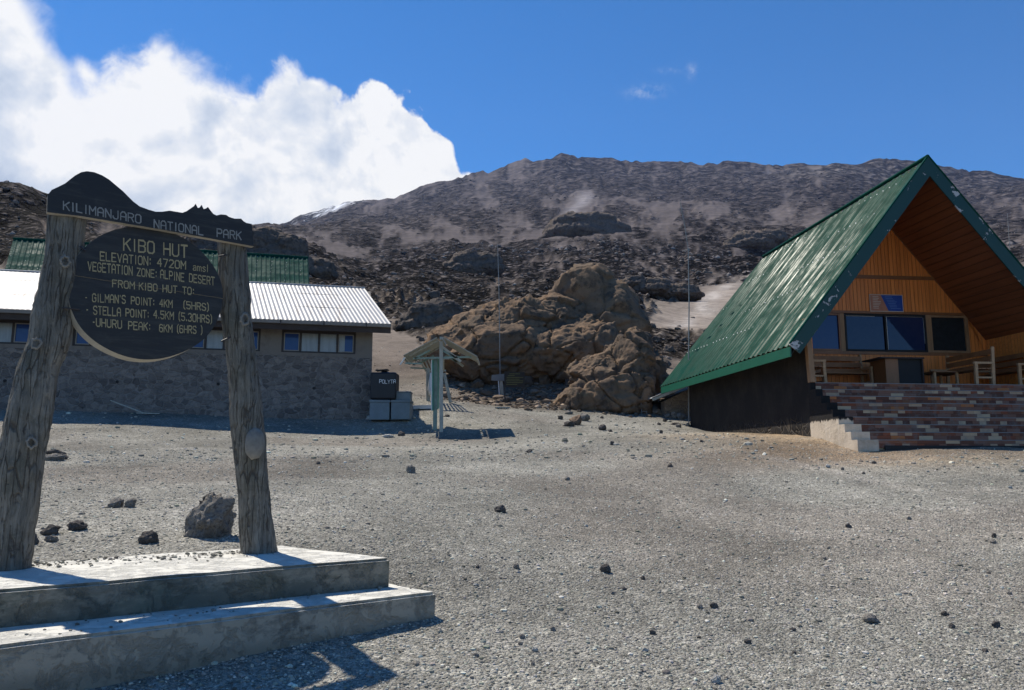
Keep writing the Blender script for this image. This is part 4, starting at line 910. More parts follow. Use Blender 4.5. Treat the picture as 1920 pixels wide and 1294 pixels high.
def scar(parent_thing, par, px, py, rw, rh, seed):
    c = UP(px, py, SP+SN*(.0), SN); h = Vector((math.cos(a33), math.sin(a33), 0)); up = Vector((0, 0, 1)); k = c.y/F
    mb = MB(); n = 30; vs = []; rr = np.random.default_rng(seed)
    jit = rr.uniform(.8, 1.2, n)
    for ro, z in ((.95, -.008), (1.0, .016), (.6, .020), (.52, -.008)):
        for i in range(n):
            a = i*2*math.pi/n; vs.append(L(parent_thing, c+h*math.cos(a)*rw*k*ro*jit[i]+up*math.sin(a)*rh*k*ro*jit[i]+SN*z))
    fs = [(r*n+i, r*n+(i+1) % n, (r+1)*n+(i+1) % n, (r+1)*n+i) for r in range(3) for i in range(n)]
    return mb.add(vs, fs).build('branch_scar', M_knot, par, smooth=True)
for px, py in ((122, 491), (68, 645), (59, 830)): scar(sign, lp, px, py, 9.5, 12, px)
scar(sign, rp, 459, 599, 8.5, 13, 4)
# oval bulge where a limb was sawn off
c = UP(478, 832, SP+SN*.015, SN); V, Fq = ICO[3]; h = np.array([math.cos(a33), math.sin(a33), 0]); kk = c.y/F
V = V*(1+.12*fbm3(V*2, 2, 4))[:, None]; Vw = np.array(c)+V[:, :1]*h*18*kk+V[:, 1:2]*np.array(SN)*.045+V[:, 2:]*np.array([0, 0, 1])*29*kk
npmesh('sawn_bulge', [L(sign, v) for v in Vw], Fq, M_knot, rp, True)

def slab_from(outline, thick, back=0):
    f = [L(sign, on_board(px, py, 0)) for px, py in outline]; b = [v+Vector((0, thick, 0)) for v in f]; return MB().prism(f, b)
TOPB = [(88, 398), (89, 366), (97, 356), (110, 350), (122, 344), (132, 336), (141, 329), (152, 323), (163, 321), (177, 323), (192, 329), (205, 337), (218, 348), (230, 358), (240, 368), (250, 378), (262, 387), (278, 393), (292, 397), (304, 397), (318, 395), (330, 397), (342, 399),
        (350, 396), (357, 391), (363, 387), (367, 382), (371, 390), (375, 389), (378, 384), (382, 392), (386, 391), (390, 388), (395, 395), (400, 401), (406, 404), (414, 402), (424, 403), (430, 407), (440, 410), (452, 410), (457, 415), (462, 418), (472, 420), (476, 462), (470, 461), (300, 430), (150, 405)]
tb = slab_from(TOPB, .055).build('name_board', M_board, sign)
tb.data.materials.append(M_rim)
for p in tb.data.polygons:
    if len(p.vertices) < 6: p.material_index = 1 if p.normal.z < .3 else 0
cc = on_board(281, 546); rad = []
outl = []
for i in range(96):
    a = i*2*math.pi/96; j = 1+.006*math.sin(a*3+1)+.004*math.sin(a*7); outl.append(cc+Vector((math.cos(a33), math.sin(a33), 0))*math.cos(a)*.507*j+Vector((0, 0, 1))*math.sin(a)*.478*j)
hi = on_board(281, 547).z
def disc_part(sel_low):
    # two planks with a thin joint
    zj0 = on_board(146, 514).z; zj1 = on_board(418, 557).z; xr = .507
    pts = []
    for p in outl:
        l = L(sign, p); u = (l.x-L(sign, cc).x)/xr; zj = (zj0-PZ)*(1-(u+1)/2)+(zj1-PZ)*(u+1)/2
        pts.append((l, l.z-zj))
    n = len(pts); res = []
    for i in range(n):
        (a, da), (b, db) = pts[i], pts[(i+1) % n]
        ka = da < 0 if sel_low else da >= 0
        if ka: res.append(a)
        if (da < 0) != (db < 0): t_ = da/(da-db); q = a.lerp(b, t_); res.append(q+Vector((0, 0, -.0025 if sel_low else .0025)))
    return res
for low in (False, True):
    ol = disc_part(low); m_ = MB().prism(ol, [v+Vector((-.022, .055, -.016)) for v in ol]); m_.v = [(x, y+.058, z) for x, y, z in m_.v]
    o = m_.build('round_board', M_board, sign); o.data.materials.append(M_rim)
    for p in o.data.polygons:
        if abs(p.normal.y) < .5 and len(p.vertices) == 4: p.material_index = 1
    if not low: rb_hi = o
    else: rb_lo = o
def sign_line(text, p0, p1, capx, mat, parent, off, sw=.95, gap=1.6):
    """p0, p1: baseline ends in the photo; capx: capital height in px"""
    a = on_board(*p0, off); b = on_board(*p1, off); k = a.y/F
    ca = on_board(p0[0], p0[1]-capx, off); cb = on_board(p1[0], p1[1]-capx, off)
    la, lb, lca, lcb = [L(sign, v) for v in (a, b, ca, cb)]
    def P(u, v): return (la.lerp(lb, u)).lerp(lca.lerp(lcb, u), v/6)
    W_ = lambda tx_: sum(WD.get(c, 4)+gap for c in tx_)
    tot = W_(text)-gap; at = 0; out = None
    for word in text.split(' '):
        if word:
            u0 = at/tot; u1 = (at+W_(word)-gap)/tot
            out = letters(MB(), word, lambda u, v: P(u0+(u1-u0)*u, v), Vector((0, -.0022, 0)), sw, gap).build('lettering', mat, parent)
        at += W_(word)+WD[' ']+gap
    return out
sign_line('KILIMANJARO', (119, 393), (264, 419), 15.5, M_whitetext, tb, .001)
sign_line('NATIONAL', (289, 427), (381, 441), 15, M_whitetext, tb, .001)
sign_line('PARK', (407, 444), (452, 450), 15, M_whitetext, tb, .001)
D0 = -.0565
sign_line('KIBO HUT', (232, 469), (351, 483), 22, M_creamtext, rb_hi, D0, .85)
sign_line('ELEVATION:', (188, 488), (283, 498), 15.5, M_creamtext, rb_hi, D0)
sign_line('4720M', (295, 499), (348, 505), 14.5, M_creamtext, rb_hi, D0)
sign_line('amsl', (362, 507), (390, 510), 13, M_creamtext, rb_hi, D0, .7)
sign_line('VEGETATION', (165, 507), (248, 516), 16, M_creamtext, rb_hi, D0)
sign_line('ZONE:', (257, 517), (294, 521), 14, M_creamtext, rb_hi, D0)
sign_line('ALPINE', (301, 521), (345, 528), 15, M_creamtext, rb_hi, D0)
sign_line('DESERT', (355, 528), (402, 535), 14.5, M_creamtext, rb_hi, D0)
sign_line('FROM', (211, 538), (252, 542), 13, M_creamtext, rb_lo, D0)
sign_line('KIBO HUT TO:', (261, 543), (364, 553), 13, M_creamtext, rb_lo, D0)
sign_line("- GILMAN'S", (160, 565), (235, 569), 14.5, M_creamtext, rb_lo, D0)
sign_line('POINT: 4KM', (246, 570), (323, 577), 13.5, M_creamtext, rb_lo, D0)
sign_line('(5HRS)', (344, 578), (391, 583), 13, M_creamtext, rb_lo, D0)
sign_line('- STELLA', (162, 588), (226, 593), 15, M_creamtext, rb_lo, D0)
sign_line('POINT:', (236, 593), (279, 597), 14, M_creamtext, rb_lo, D0)
sign_line('4.5KM (5.30HRS)', (288, 596), (397, 606), 14, M_creamtext, rb_lo, D0)
sign_line('-UHURU', (174, 611), (228, 616), 14.5, M_creamtext, rb_lo, D0)
sign_line('PEAK:', (241, 617), (282, 620), 14, M_creamtext, rb_lo, D0)
sign_line('6KM (6HRS )', (299, 622), (379, 626), 13.5, M_creamtext, rb_lo, D0)
for (x0, y0), (x1, y1) in (((150, 580), (100, 576)), ((415, 640), (432, 632)), ((160, 470), (150, 462)), ((410, 480), (425, 478))):
    MB().tube([L(sign, on_board(x0, y0, -.03)), L(sign, on_board(x1, y1, -.05))], .006, 6).build('iron_tie', M_wframe, sign)

def step_slab(name, label, poly, ztop, zbot, mat, bevel=.018):
    """poly: world xy outline of a concrete step"""
    c = sum((Vector((p[0], p[1], 0)) for p in poly), Vector())/len(poly)
    bm = bmesh.new(); vs = [bm.verts.new((p[0]-c.x, p[1]-c.y, ztop)) for p in poly]; f = bm.faces.new(vs)
    r = bmesh.ops.extrude_face_region(bm, geom=[f]); mv = [v for v in r['geom'] if isinstance(v, bmesh.types.BMVert)]
    for v in mv: v.co.z = zbot
    bmesh.ops.recalc_face_normals(bm, faces=bm.faces)
    bmesh.ops.subdivide_edges(bm, edges=[e for e in bm.edges if e.calc_length() > .5], cuts=24, use_grid_fill=True)
    bmesh.ops.bevel(bm, geom=[e for e in bm.edges if len(e.link_faces) == 2 and e.calc_face_angle(0) > .6], offset=bevel, segments=2, affect='EDGES')
    for v in bm.verts:
        q = v.co+c; n = mnoise.noise(q*1.4)*.012+mnoise.noise(q*7)*.005
        v.co.x += n; v.co.y += mnoise.noise(q*1.7+Vector((5, 5, 5)))*.012; v.co.z += (mnoise.noise(q*2.1)*.006 if v.co.z > ztop-.03 else 0)
    me = bpy.data.meshes.new(name); bm.to_mesh(me); bm.free(); me.materials.append(mat)
    o = bpy.data.objects.new(name, me); o.location = (c.x, c.y, 0); COL.objects.link(o); return props(o, label, 'step')
zl = .72
dirS = Vector((math.cos(a33), math.sin(a33)))
A_ = UZ(818, 1110, zl); B_ = UZ(0, 1210, zl); dirL = Vector((A_.x-B_.x, A_.y-B_.y)).normalized(); Bx = (A_.x-dirL.x*4.6, A_.y-dirL.y*4.6)
C_ = UZ(733, 1094, zl); bk = Vector((C_.x-A_.x, C_.y-A_.y)).normalized()
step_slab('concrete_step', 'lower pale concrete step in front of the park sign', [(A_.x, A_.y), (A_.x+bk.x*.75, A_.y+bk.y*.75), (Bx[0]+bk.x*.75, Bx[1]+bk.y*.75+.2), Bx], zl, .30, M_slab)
A2 = UZ(733, 1046, PZ); B2 = UZ(0, 1106, PZ); d2 = Vector((A2.x-B2.x, A2.y-B2.y)).normalized(); E2 = UZ(530, 1023, PZ)
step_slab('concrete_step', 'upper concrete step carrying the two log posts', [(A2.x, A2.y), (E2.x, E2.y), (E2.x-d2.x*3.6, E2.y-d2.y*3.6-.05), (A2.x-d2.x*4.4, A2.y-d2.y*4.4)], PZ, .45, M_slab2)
_P2 = (A2, B2, E2)

# ================================================================ STONE HUT (left)
def rect(mb, x0, x1, z0, z1, y0, y1): return mb.box(x0, x1, y0, y1, z0, z1)
a13 = R(13); C0 = U(697, 700, 24.0); zg = 2.82
hut = thing('stone_hut', 'long low stone hut with a white corrugated roof and a row of small windows', 'hut', (C0.x, C0.y, zg), a13)
def hx(px, py=640):                 # wall-plane x of a picture column
    n = Vector((math.sin(a13), -math.cos(a13), 0)); return L(hut, UP(px, py, Vector(hut.location), n)).x
def hz(px, py):
    n = Vector((math.sin(a13), -math.cos(a13), 0)); return L(hut, UP(px, py, Vector(hut.location), n)).z
zs = hz(560, 668); ze = hz(650, 600)+.12; xl = -16.5
rect(MB(), xl, 0, -.6, zs, 0, 5.2).build('wall', M_hutwall, hut)
zw0 = hz(600, 662); zw1 = hz(600, 622)
wins = [(528, 667), (349, 488), (135, 268), (-90, 57)]

er = L(hut, U(733, 607, 23.45)); rr_ = L(hut, U(683, 541, 26.5)); zE, zR = er.z, rr_.z
ye, yr = er.y, rr_.y
ze = zE+(zR-zE)*(.03-ye)/(yr-ye)-.07-.15
pil = MB(); edges = sorted([(hx(a), hx(b)) for a, b in wins])
xs = [xl]+[v for e in edges for v in e]+[0]
for i in range(0, len(xs)-1, 2): rect(pil, xs[i]+.001, xs[i+1]-.001, zs+.002, zw1+.28, .02, 5.1)
up_ = pil
o = up_.build('plaster_band', M_plaster, hut)
rect(MB(), xl, -.002, zw1+.282, ze+.15, .03, 4.6).build('upper_wall', M_dbrown, hut)
for wi, (a, b) in enumerate(wins):
    x0, x1 = hx(a), hx(b); rect(MB(), x0, x1, zs+.003, zw0-.002, .015, .3).build('window_sill', M_plaster, hut)
    rect(MB(), x0, x1, zw1+.002, zw1+.28, .05, .3).build('lintel', M_dbrown, hut)
    f = MB(); n = 4; w = (x1-x0)/n
    rect(f, x0, x1, zw0, zw0+.05, .06, .13); rect(f, x0, x1, zw1-.05, zw1, .06, .13)
    for k in range(n+1): rect(f, x0+k*w-(.03 if 0 < k < n else (0 if k == 0 else .06)), x0+k*w+(.03 if 0 < k < n else (.06 if k == 0 else 0)), zw0+.051, zw1-.051, .062, .128)
    fr = f.build('window', M_wframe, hut)
    for k in range(n):
        xa, xb = x0+k*w+.035+(.03 if k == 0 else 0), x0+(k+1)*w-.035-(.03 if k == n-1 else 0)
        mt = M_glassb if (k in (0, 3)) else M_curtain
        rect(MB(), xa, xb, zw0+.055, zw1-.055, .10, .112).build('pane', mt, fr)
        if k in (0, 3):
            g = MB()
            for q in ((xa, xb, zw0+.053, zw0+.078), (xa, xb, zw1-.078, zw1-.053), (xa, xa+.025, zw0+.079, zw1-.079), (xb-.025, xb, zw0+.079, zw1-.079)): rect(g, q[0], q[1], q[2], q[3], .07, .099)
            g.build('sash', M_wframep, fr)
        if k == 3 and wi < 3: rect(MB(), xa+.03, xa+(xb-xa)*.42, zw0+.08, zw1-.08, .094, .099).build('curtain', M_curtain, fr)
# little vents
for px, py in ((589, 728), (409, 720), (220, 716), (9, 714)):
    c = Vector((hx(px, py), -.004, hz(px, py))); m_ = MB(); m_.tube([c+Vector((0, .05, 0)), c-Vector((0, .004, 0))], .045, 12); m_.build('vent_hole', M_black, hut)
# roof
el_ = Vector((xl-.5, ye, zE)); rl_ = Vector((xl-.9, yr, zR))
# three courses of sheets, each lapping the one below
def lerp(a, b, t): return Vector(a).lerp(Vector(b), t)
cs = [0, .36, .74, 1.0]
for i in range(3):
    t0, t1 = cs[i], min(1, cs[i+1]+.03); off = Vector((0, 0, .005*i))
    c_ = corr('roof_sheet', M_roofw, hut, lerp(el_, rl_, t0)+off, lerp(er, rr_, t0)+off, lerp(el_, rl_, t1)+off, lerp(er, rr_, t1)+off, .125, .011, 5, seed=0, nw=136)
bk_r = rr_+Vector((-.6, 3.2, -1.9)); bk_l = rl_+Vector((0, 3.2, -1.9))
corr('rear_roof_sheet', M_roofw, hut, rl_+Vector((0, .01, .02)), rr_+Vector((0, .01, .02)), bk_l, bk_r, .125, .030, 5)
MB().tube([rl_+Vector((0, 0, .02)), rr_+Vector((.02, 0, .02))], .035, 8).build('ridge_cap', M_roofw, hut)
g = MB(); g.prism([el_+Vector((0, -.02, -.02)), er+Vector((0, -.02, -.02)), er+Vector((0, -.02, -.13)), el_+Vector((0, -.02, -.13))], [el_+Vector((0, -.13, -.03)), er+Vector((0, -.13, -.03)), er+Vector((0, -.10, -.13)), el_+Vector((0, -.10, -.13))]); g.build('gutter', M_gutter, hut, bevel=.01)
for k in range(14):
    p = lerp(er, el_, (k+.6)/14); rect(MB(), p.x-.015, p.x+.015, p.z-.16, p.z-.012, p.y-.142, p.y-.132).build('gutter_bracket', M_wframe, hut)
MB().prism([el_+Vector((0, .0, -.03)), er+Vector((0, 0, -.03)), er+Vector((0, 0, -.30)), el_+Vector((0, 0, -.30))], [el_+Vector((0, .03, -.03)), er+Vector((0, .03, -.03)), er+Vector((0, .03, -.30)), el_+Vector((0, .03, -.30))]).build('eaves_board', M_dbrown, hut)
MB().prism([el_+Vector((0, .031, -.16)), er+Vector((0, .031, -.16)), er+Vector((0, .031, -.185)), el_+Vector((0, .031, -.185))], [Vector((xl, .5, ze+.16)), Vector((er.x, .5, ze+.16)), Vector((er.x, .5, ze+.135)), Vector((xl, .5, ze+.135))]).build('eaves_lining', M_dbrown, hut)
# gable wedge under the roof at the visible end
MB().prism([(-.3, .1, ze+.1), (-.3, 5, ze+.1), (-.3, yr, zR-.1)], [(0, .1, ze+.1), (0, 5, ze+.1), (0, yr, zR-.1)]).build('gable', M_plaster, hut)
MB().prism([er+Vector((-.01, 0, -.03)), er+Vector((-.01, 0, -.16)), rr_+Vector((-.01, 0, -.13)), rr_+Vector((-.01, 0, 0))], [er+Vector((-.04, 0, -.03)), er+Vector((-.04, 0, -.16)), rr_+Vector((-.04, 0, -.13)), rr_+Vector((-.04, 0, 0))]).build('verge_board', M_dbrown, hut)

# green roofed hut behind
gr_ = U(578, 484, 34.2); gl_ = U(25, 447, 31.2); zR2 = (gr_.z+gl_.z)/2; gr_.z = gl_.z = zR2
gr_ = U(578, 484, 34.2); gl_ = U(25, 448, 34.2*1.0)
gl_ = U(25, 448, (gr_.z-EYE)/(U(25, 448, 1).z-EYE)); a2 = math.atan2(gr_.y-gl_.y, gr_.x-gl_.x)
zb = ground([gr_.x], [gr_.y])[0]
hut2 = thing('green_roofed_hut', 'stone hut with a green corrugated roof behind the white roofed one', 'hut', (gr_.x, gr_.y, zb-.4), a2)
er2 = U(581, 556, 31.6); el2 = U(3, 530, gl_.y-2.6); el2.z = er2.z
r2, l2, e2, f2_ = L(hut2, gr_), L(hut2, gl_), L(hut2, er2), L(hut2, el2)
corr('roof_sheet', M_roofg2, hut2, f2_, e2, l2, r2, .19, .035, 8, 'trap')
corr('rear_roof_sheet', M_roofg2, hut2, l2+Vector((0, .01, 0)), r2+Vector((0, .01, 0)), l2+Vector((0, 2.7, -1.9)), r2+Vector((0, 2.7, -1.9)), .19, .035, 5, 'trap')
MB().tube([l2+Vector((0, 0, .02)), r2+Vector((0, 0, .02))], .06, 8).build('ridge_cap', M_roofg2, hut2)
MB().box(f2_.x+.5, e2.x-.4, e2.y+.4, l2.y+2.2, -.4, e2.z+.05).build('wall', M_hutwall, hut2)

# ================================================================ TANK AND METAL BOXES BY THE HUT
def at_ground(px, py): return hit(px, py, 10, 50)
pb = U(711, 786, 23.4); s_ = 23.4/F
def fbox(name, mat, x0, x1, y0, y1, Y, dep, label, cat, lid=True, rot=.03, group=None):
    a = U((x0+x1)/2, y1, Y); w = (x1-x0)*Y/F; h = (y1-y0)*Y/F; z0 = a.z
    t_ = thing(name, label, cat, (a.x, a.y+dep/2, z0), rot, group)
    MB().box(-w/2, w/2, -dep/2, dep/2, 0, h*.88).build('body', mat, t_, bevel=.012)
    MB().box(-w/2-.02, w/2+.02, -dep/2-.02, dep/2+.02, h*.882, h).build('lid', mat, t_, bevel=.01)
    return t_
zz0 = gz(U(710, 786, 23.4).x, 23.7)
fbox('metal_box', M_crate, 692, 729, 750, 787, 23.3, .55, 'lower left grey metal box under the black tank at the hut corner', 'box')
fbox('metal_box', M_crate, 733, 768.5, 750, 786.5, 23.35, .6, 'lower right grey metal box beside the shadowed gap at the hut corner', 'box', rot=-.02)
fbox('metal_box', M_crate, 741, 769, 734, 750, 23.42, .5, 'small dark grey box on top of the lower right metal box', 'box', rot=.02)
tc = U(721, 750.3, 23.62); tw = 24*23.62/F
tank = thing('water_tank', 'black square plastic water tank with white lettering standing on the grey boxes', 'water tank', (tc.x, tc.y, tc.z))
th_ = (750-699)*23.4/F
MB().box(-tw, tw, -.34, .34, 0, th_).build('body', M_tank, tank, bevel=.05)
MB().prism([(-tw*.7, -.2, th_+.06), (tw*.25, -.2, th_+.09), (tw*.25, .2, th_+.10), (-tw*.7, .2, th_+.07)], [(-tw*.7, -.2, th_+.08), (tw*.25, -.2, th_+.115), (tw*.25, .2, th_+.12), (-tw*.7, .2, th_+.09)]).build('lid', M_tank, tank)
MB().prism([(-tw*.3, -.25, th_), (tw*.3, -.25, th_), (tw*.5, .25, th_), (-tw*.3, .25, th_)], [(-tw*.1, -.1, th_+.07), (tw*.2, -.1, th_+.06), (tw*.2, .1, th_+.06), (-tw*.1, .1, th_+.07)]).build('neck', M_tank, tank)
letters(MB(), 'POLYTA', lambda u, v: Vector((-tw*.28+u*tw*1.24, -.341, th_*(.60+.13*v/6)-.02*math.sin(u*3))), Vector((0, -.003, 0)), .9, 1.2).build('lettering', M_rag, tank)

# ================================================================ NOTICE SHELTER
Ys = 22.0; bs = U(826, 811, Ys); gzs = gz(bs.x, bs.y)
sh = thing('notice_shelter', 'small open notice shelter with a pitched slatted roof and a teal board on posts', 'shelter', (bs.x, bs.y, gzs))
def SP_(px, py, dy=0): return L(sh, U(px, py, Ys+dy))
def wb(mb, p, q, w=.06, h=.04): return mb.beam(p, q, w, h)
MB().beam(SP_(827.5, 813), SP_(827.5, 640), .10, .09, (0, 1, 0)).build('post', M_greywood, sh)
MB().beam(SP_(815.5, 812, .25), SP_(817, 672, .25), .11, .08, (0, 1, 0)).build('post', M_tealw, sh)
b0, b1, b2, b3 = SP_(809.8, 770, .1), SP_(809.8, 675, .1), SP_(821.5, 673, .9), SP_(821.5, 766, .9)
n_ = Vector((.03, .02, 0)); MB().prism([b0, b3, b2, b1], [b0+n_, b3+n_, b2+n_, b1+n_]).build('notice_board', M_teal, sh)
MB().beam(b0+Vector((-.012, -.012, 0)), b1+Vector((-.012, -.012, 0)), .02, .03).build('board_edge', M_rag, sh)
MB().beam(SP_(775, 672), SP_(884, 669.5), .05, .05).build('tie_beam', M_tealw, sh)
rA = SP_(826, 637); lE = SP_(753, 681); rE = SP_(893, 671)
for k in range(2):
    dy = Vector((0, 1.15*k, 0))
    wb(MB(), SP_(821, 638)+dy, SP_(768, 667)+dy, .05, .07).build('rafter', M_greywood, sh)
    wb(MB(), SP_(829, 650)+dy, SP_(864, 678)+dy, .05, .07).build('rafter', M_greywood, sh)
    wb(MB(), SP_(806, 657)+dy, SP_(778, 672)+dy, .05, .05).build('strut', M_tealw, sh)
    wb(MB(), SP_(829, 657)+dy, SP_(852, 669)+dy, .05, .05).build('strut', M_tealw, sh)
    wb(MB(), SP_(760, 681)+dy, SP_(790, 682)+dy, .05, .04).build('strut', M_tealw, sh)
sp_l = [(0, .25), (.255, .505), (.51, .76), (.765, .98)]
for a, b in sp_l:
    p0, p1 = lerp(SP_(821, 637), SP_(758, 671), a), lerp(SP_(821, 637), SP_(758, 671), b); p0, p1 = p0-Vector((0, .35, 0)), p1-Vector((0, .35, 0)); d = Vector((0, 1.65, 0)); t = Vector((0, 0, .018))
    MB().prism([p0, p1, p1+d, p0+d], [p0+t, p1+t, p1+d+t, p0+d+t]).build('roof_board', M_greywood, sh)
for a, b in ((.06, .305), (.31, .555), (.56, .805), (.81, 1.0)):
    p0, p1 = lerp(SP_(829, 634), SP_(896, 672), a), lerp(SP_(829, 634), SP_(896, 672), b); p0, p1 = p0-Vector((0, .35, 0)), p1-Vector((0, .35, 0)); d = Vector((0, 1.65, 0)); t = Vector((0, 0, .018))
    MB().prism([p0, p1, p1+d, p0+d], [p0+t, p1+t, p1+d+t, p0+d+t]).build('roof_board', M_greywood, sh)
p0, p1 = SP_(760, 670), SP_(750, 684); MB().beam(p0, p1, .06, .03).build('eaves_batten', M_rag, sh)
p0 = SP_(757, 672); MB().beam(p0, p0+Vector((0, 1.3, 0)), .05, .05).build('eaves_batten', M_greywood, sh)
p0 = SP_(895, 673); MB().beam(p0, p0+Vector((0, 1.3, 0)), .05, .05).build('eaves_batten', M_greywood, sh)
MB().beam(SP_(827, 634), SP_(827, 634)+Vector((0, 1.3, 0)), .08, .08).build('ridge_beam', M_greywood, sh)
rk0 = hit(803, 752, 15, 45)
rack = thing('slatted_rack', 'small slatted rack on a grey post just behind the notice shelter', 'rack', rk0)
def RP_(px, py, dy=0): return L(rack, U(px, py, rk0.y+dy))
MB().beam(Vector((0, 0, -.06)), RP_(802.5, 690), .12, .10, (0, 1, 0)).build('post', M_greywood, rack)
MB().beam(RP_(785, 672, -.6), RP_(842, 672, -.6), .06, .06).build('top_rail', M_greywood, rack)
MB().beam(RP_(797, 695, .2), RP_(836, 695, .2), .06, .06).build('rear_rail', M_greywood, rack)
for k in range(7):
    wb(MB(), RP_(787+k*7.5, 671, -.6), RP_(799+k*5.5, 694, .2), .04, .04).build('slat', M_greywood, rack)
MB().beam(RP_(786, 673, -.6), RP_(800, 696, .0), .06, .06).build('brace', M_greywood, rack)
MB().beam(Vector((.75, 0, -.06)), RP_(833, 700, 0), .10, .08, (0, 1, 0)).build('post', M_greywood, rack)
cl = MB(); cpt = [L(sh, U(x_, y_, rk0.y-.12)) for x_, y_ in ((808, 699), (806.5, 712), (808, 730), (807, 741))]; cl.tube(cpt, [.03, .045, .11, .06], 10)
q = cl.build('cloth', M_rag, None, smooth=True); q.location = sh.location; props(q, 'white rag hanging on the grey post behind the notice shelter', 'rag')
# planks and scraps on the gravel
def plank(px0, py0, px1, py1, w, h, label, mat=M_greywood, lift=0, name='plank'):
    a, b = hit(px0, py0, 3, 60), hit(px1, py1, 3, 60); c = (a+b)/2; t_ = MB(); d = Vector((0, 0, h/2+.01)); t_.beam(a-c+d+Vector((0, 0, lift)), b-c+d, w, h)
    o = t_.build(name, mat, None, bevel=.004); o.location = c; return props(o, label, 'plank')
plank(930, 766.5, 954, 766.5, .12, .05, 'short pale plank lying on gravel in front of the brown notice board')
plank(206, 776, 272, 777.5, .09, .03, 'thin plank propped against the foot of the stone hut wall', lift=.35)
plank(256, 776.5, 300, 777.5, .10, .03, 'short plank lying flat by the foot of the stone hut wall')
plank(775, 769, 812, 767, .14, .12, 'thick half buried log behind the notice shelter', M_rag)
# brown notice board and grey board near the mast
nb = hit(983, 757, 15, 60); Yb = nb.y
brd = thing('notice_board', 'dark brown notice board with rows of yellow writing on two thin posts', 'notice board', nb)
def BP(px, py, dy=0): return L(brd, U(px, py, Yb+dy))
for px, py in ((946.5, 747), (982.5, 757)):
    MB().beam(BP(px, py+2), BP(px, 697.5), .045, .045, (0, 1, 0)).build('post', M_wframe, brd)
a_, b_, c_, d_ = BP(946, 726, -.03), BP(984, 726, -.03), BP(984, 698, -.03), BP(946, 696, -.03); t_ = Vector((0, .025, 0)); MB().prism([a_, b_, c_, d_], [v+t_ for v in (a_, b_, c_, d_)]).build('panel', M_signbrown, brd)
tx = ['PARK', 'TRAIL AND ROUTE', 'UHURU PEAK', 'STELLA POINT', 'GILMANS POINT', 'HUT AREA']
rws = MB()
for k, (w0, w1) in enumerate(((955, 975), (952, 965), (950, 981), (950, 974), (949, 981), (950, 980), (949, 970))):
    y = 701+k*3.3; p0, p1, p2, p3 = BP(w0, y+.5, -.034), BP(w1, y+.5, -.034), BP(w1, y-.3, -.034), BP(w0, y-.3, -.034)
    MB().prism([p0, p1, p2, p3], [v-Vector((0, .003, 0)) for v in (p0, p1, p2, p3)]).build('text_line', M_yellow, brd)
gb = hit(941, 746, 15, 60)
arrow = thing('direction_board', 'plain grey board on a short wooden post left of the brown notice board', 'sign', gb)
def GP(px, py, dy=0): return L(arrow, U(px, py, gb.y+dy))
MB().beam(GP(942, 746), GP(939.5, 712), .12, .05, (0, 1, 0)).build('post', M_greywood, arrow)
MB().beam(GP(936.3, 741, -.02), GP(934.5, 714, -.02), .04, .04, (0, 1, 0)).build('post', M_rag, arrow)
a_, b_, c_, d_ = GP(921, 713.5, -.06), GP(945.5, 714.5, -.06), GP(945.5, 701, -.06), GP(922, 703, -.06); MB().prism([a_, b_, c_, d_], [v+t_ for v in (a_, b_, c_, d_)]).build('panel', M_gutter, arrow)
def mast(px, base_py, tops, rad, label, Y=None, whip=None, wires=()):
    b = hit(px, base_py, 12, 80) if Y is None else U(px, base_py, Y); t_ = thing('radio_mast', label, 'mast', b)
    pts = [L(t_, U(x, y, b.y)) for x, y in tops]
    MB().tube([Vector((0, 0, -.1))]+pts, [rad]*len(pts)+[rad*.7], 8).build('pole', M_steel, t_)
    if whip: MB().tube([L(t_, U(x, y, b.y)) for x, y in whip], rad*.6, 6).build('whip_antenna', M_steel, t_)
    for w in wires: MB().tube([L(t_, U(x, y, b.y)) for x, y in w], .012, 6).build('rod', M_steel, t_)
    return t_
mast(938, 742, [(937, 640), (935.5, 540), (933, 458)], .016, 'thin grey mast standing in front of the huge outcrop')
mast(1291.5, 798, [(1291, 720), (1291.5, 640), (1292, 560), (1290.5, 468)], .020, 'tall grey mast with a bent whip aerial at the back corner of the lodge', 25.35, [(1290.5, 468), (1284, 425), (1275, 378)], [((1290.5, 468), (1279, 471)), ((1290.5, 465), (1293, 470))])
mast(1901, 560, [(1896, 500), (1893, 465), (1889, 400)], .022, 'thin distant mast seen above the right slope of the lodge roof', 60)

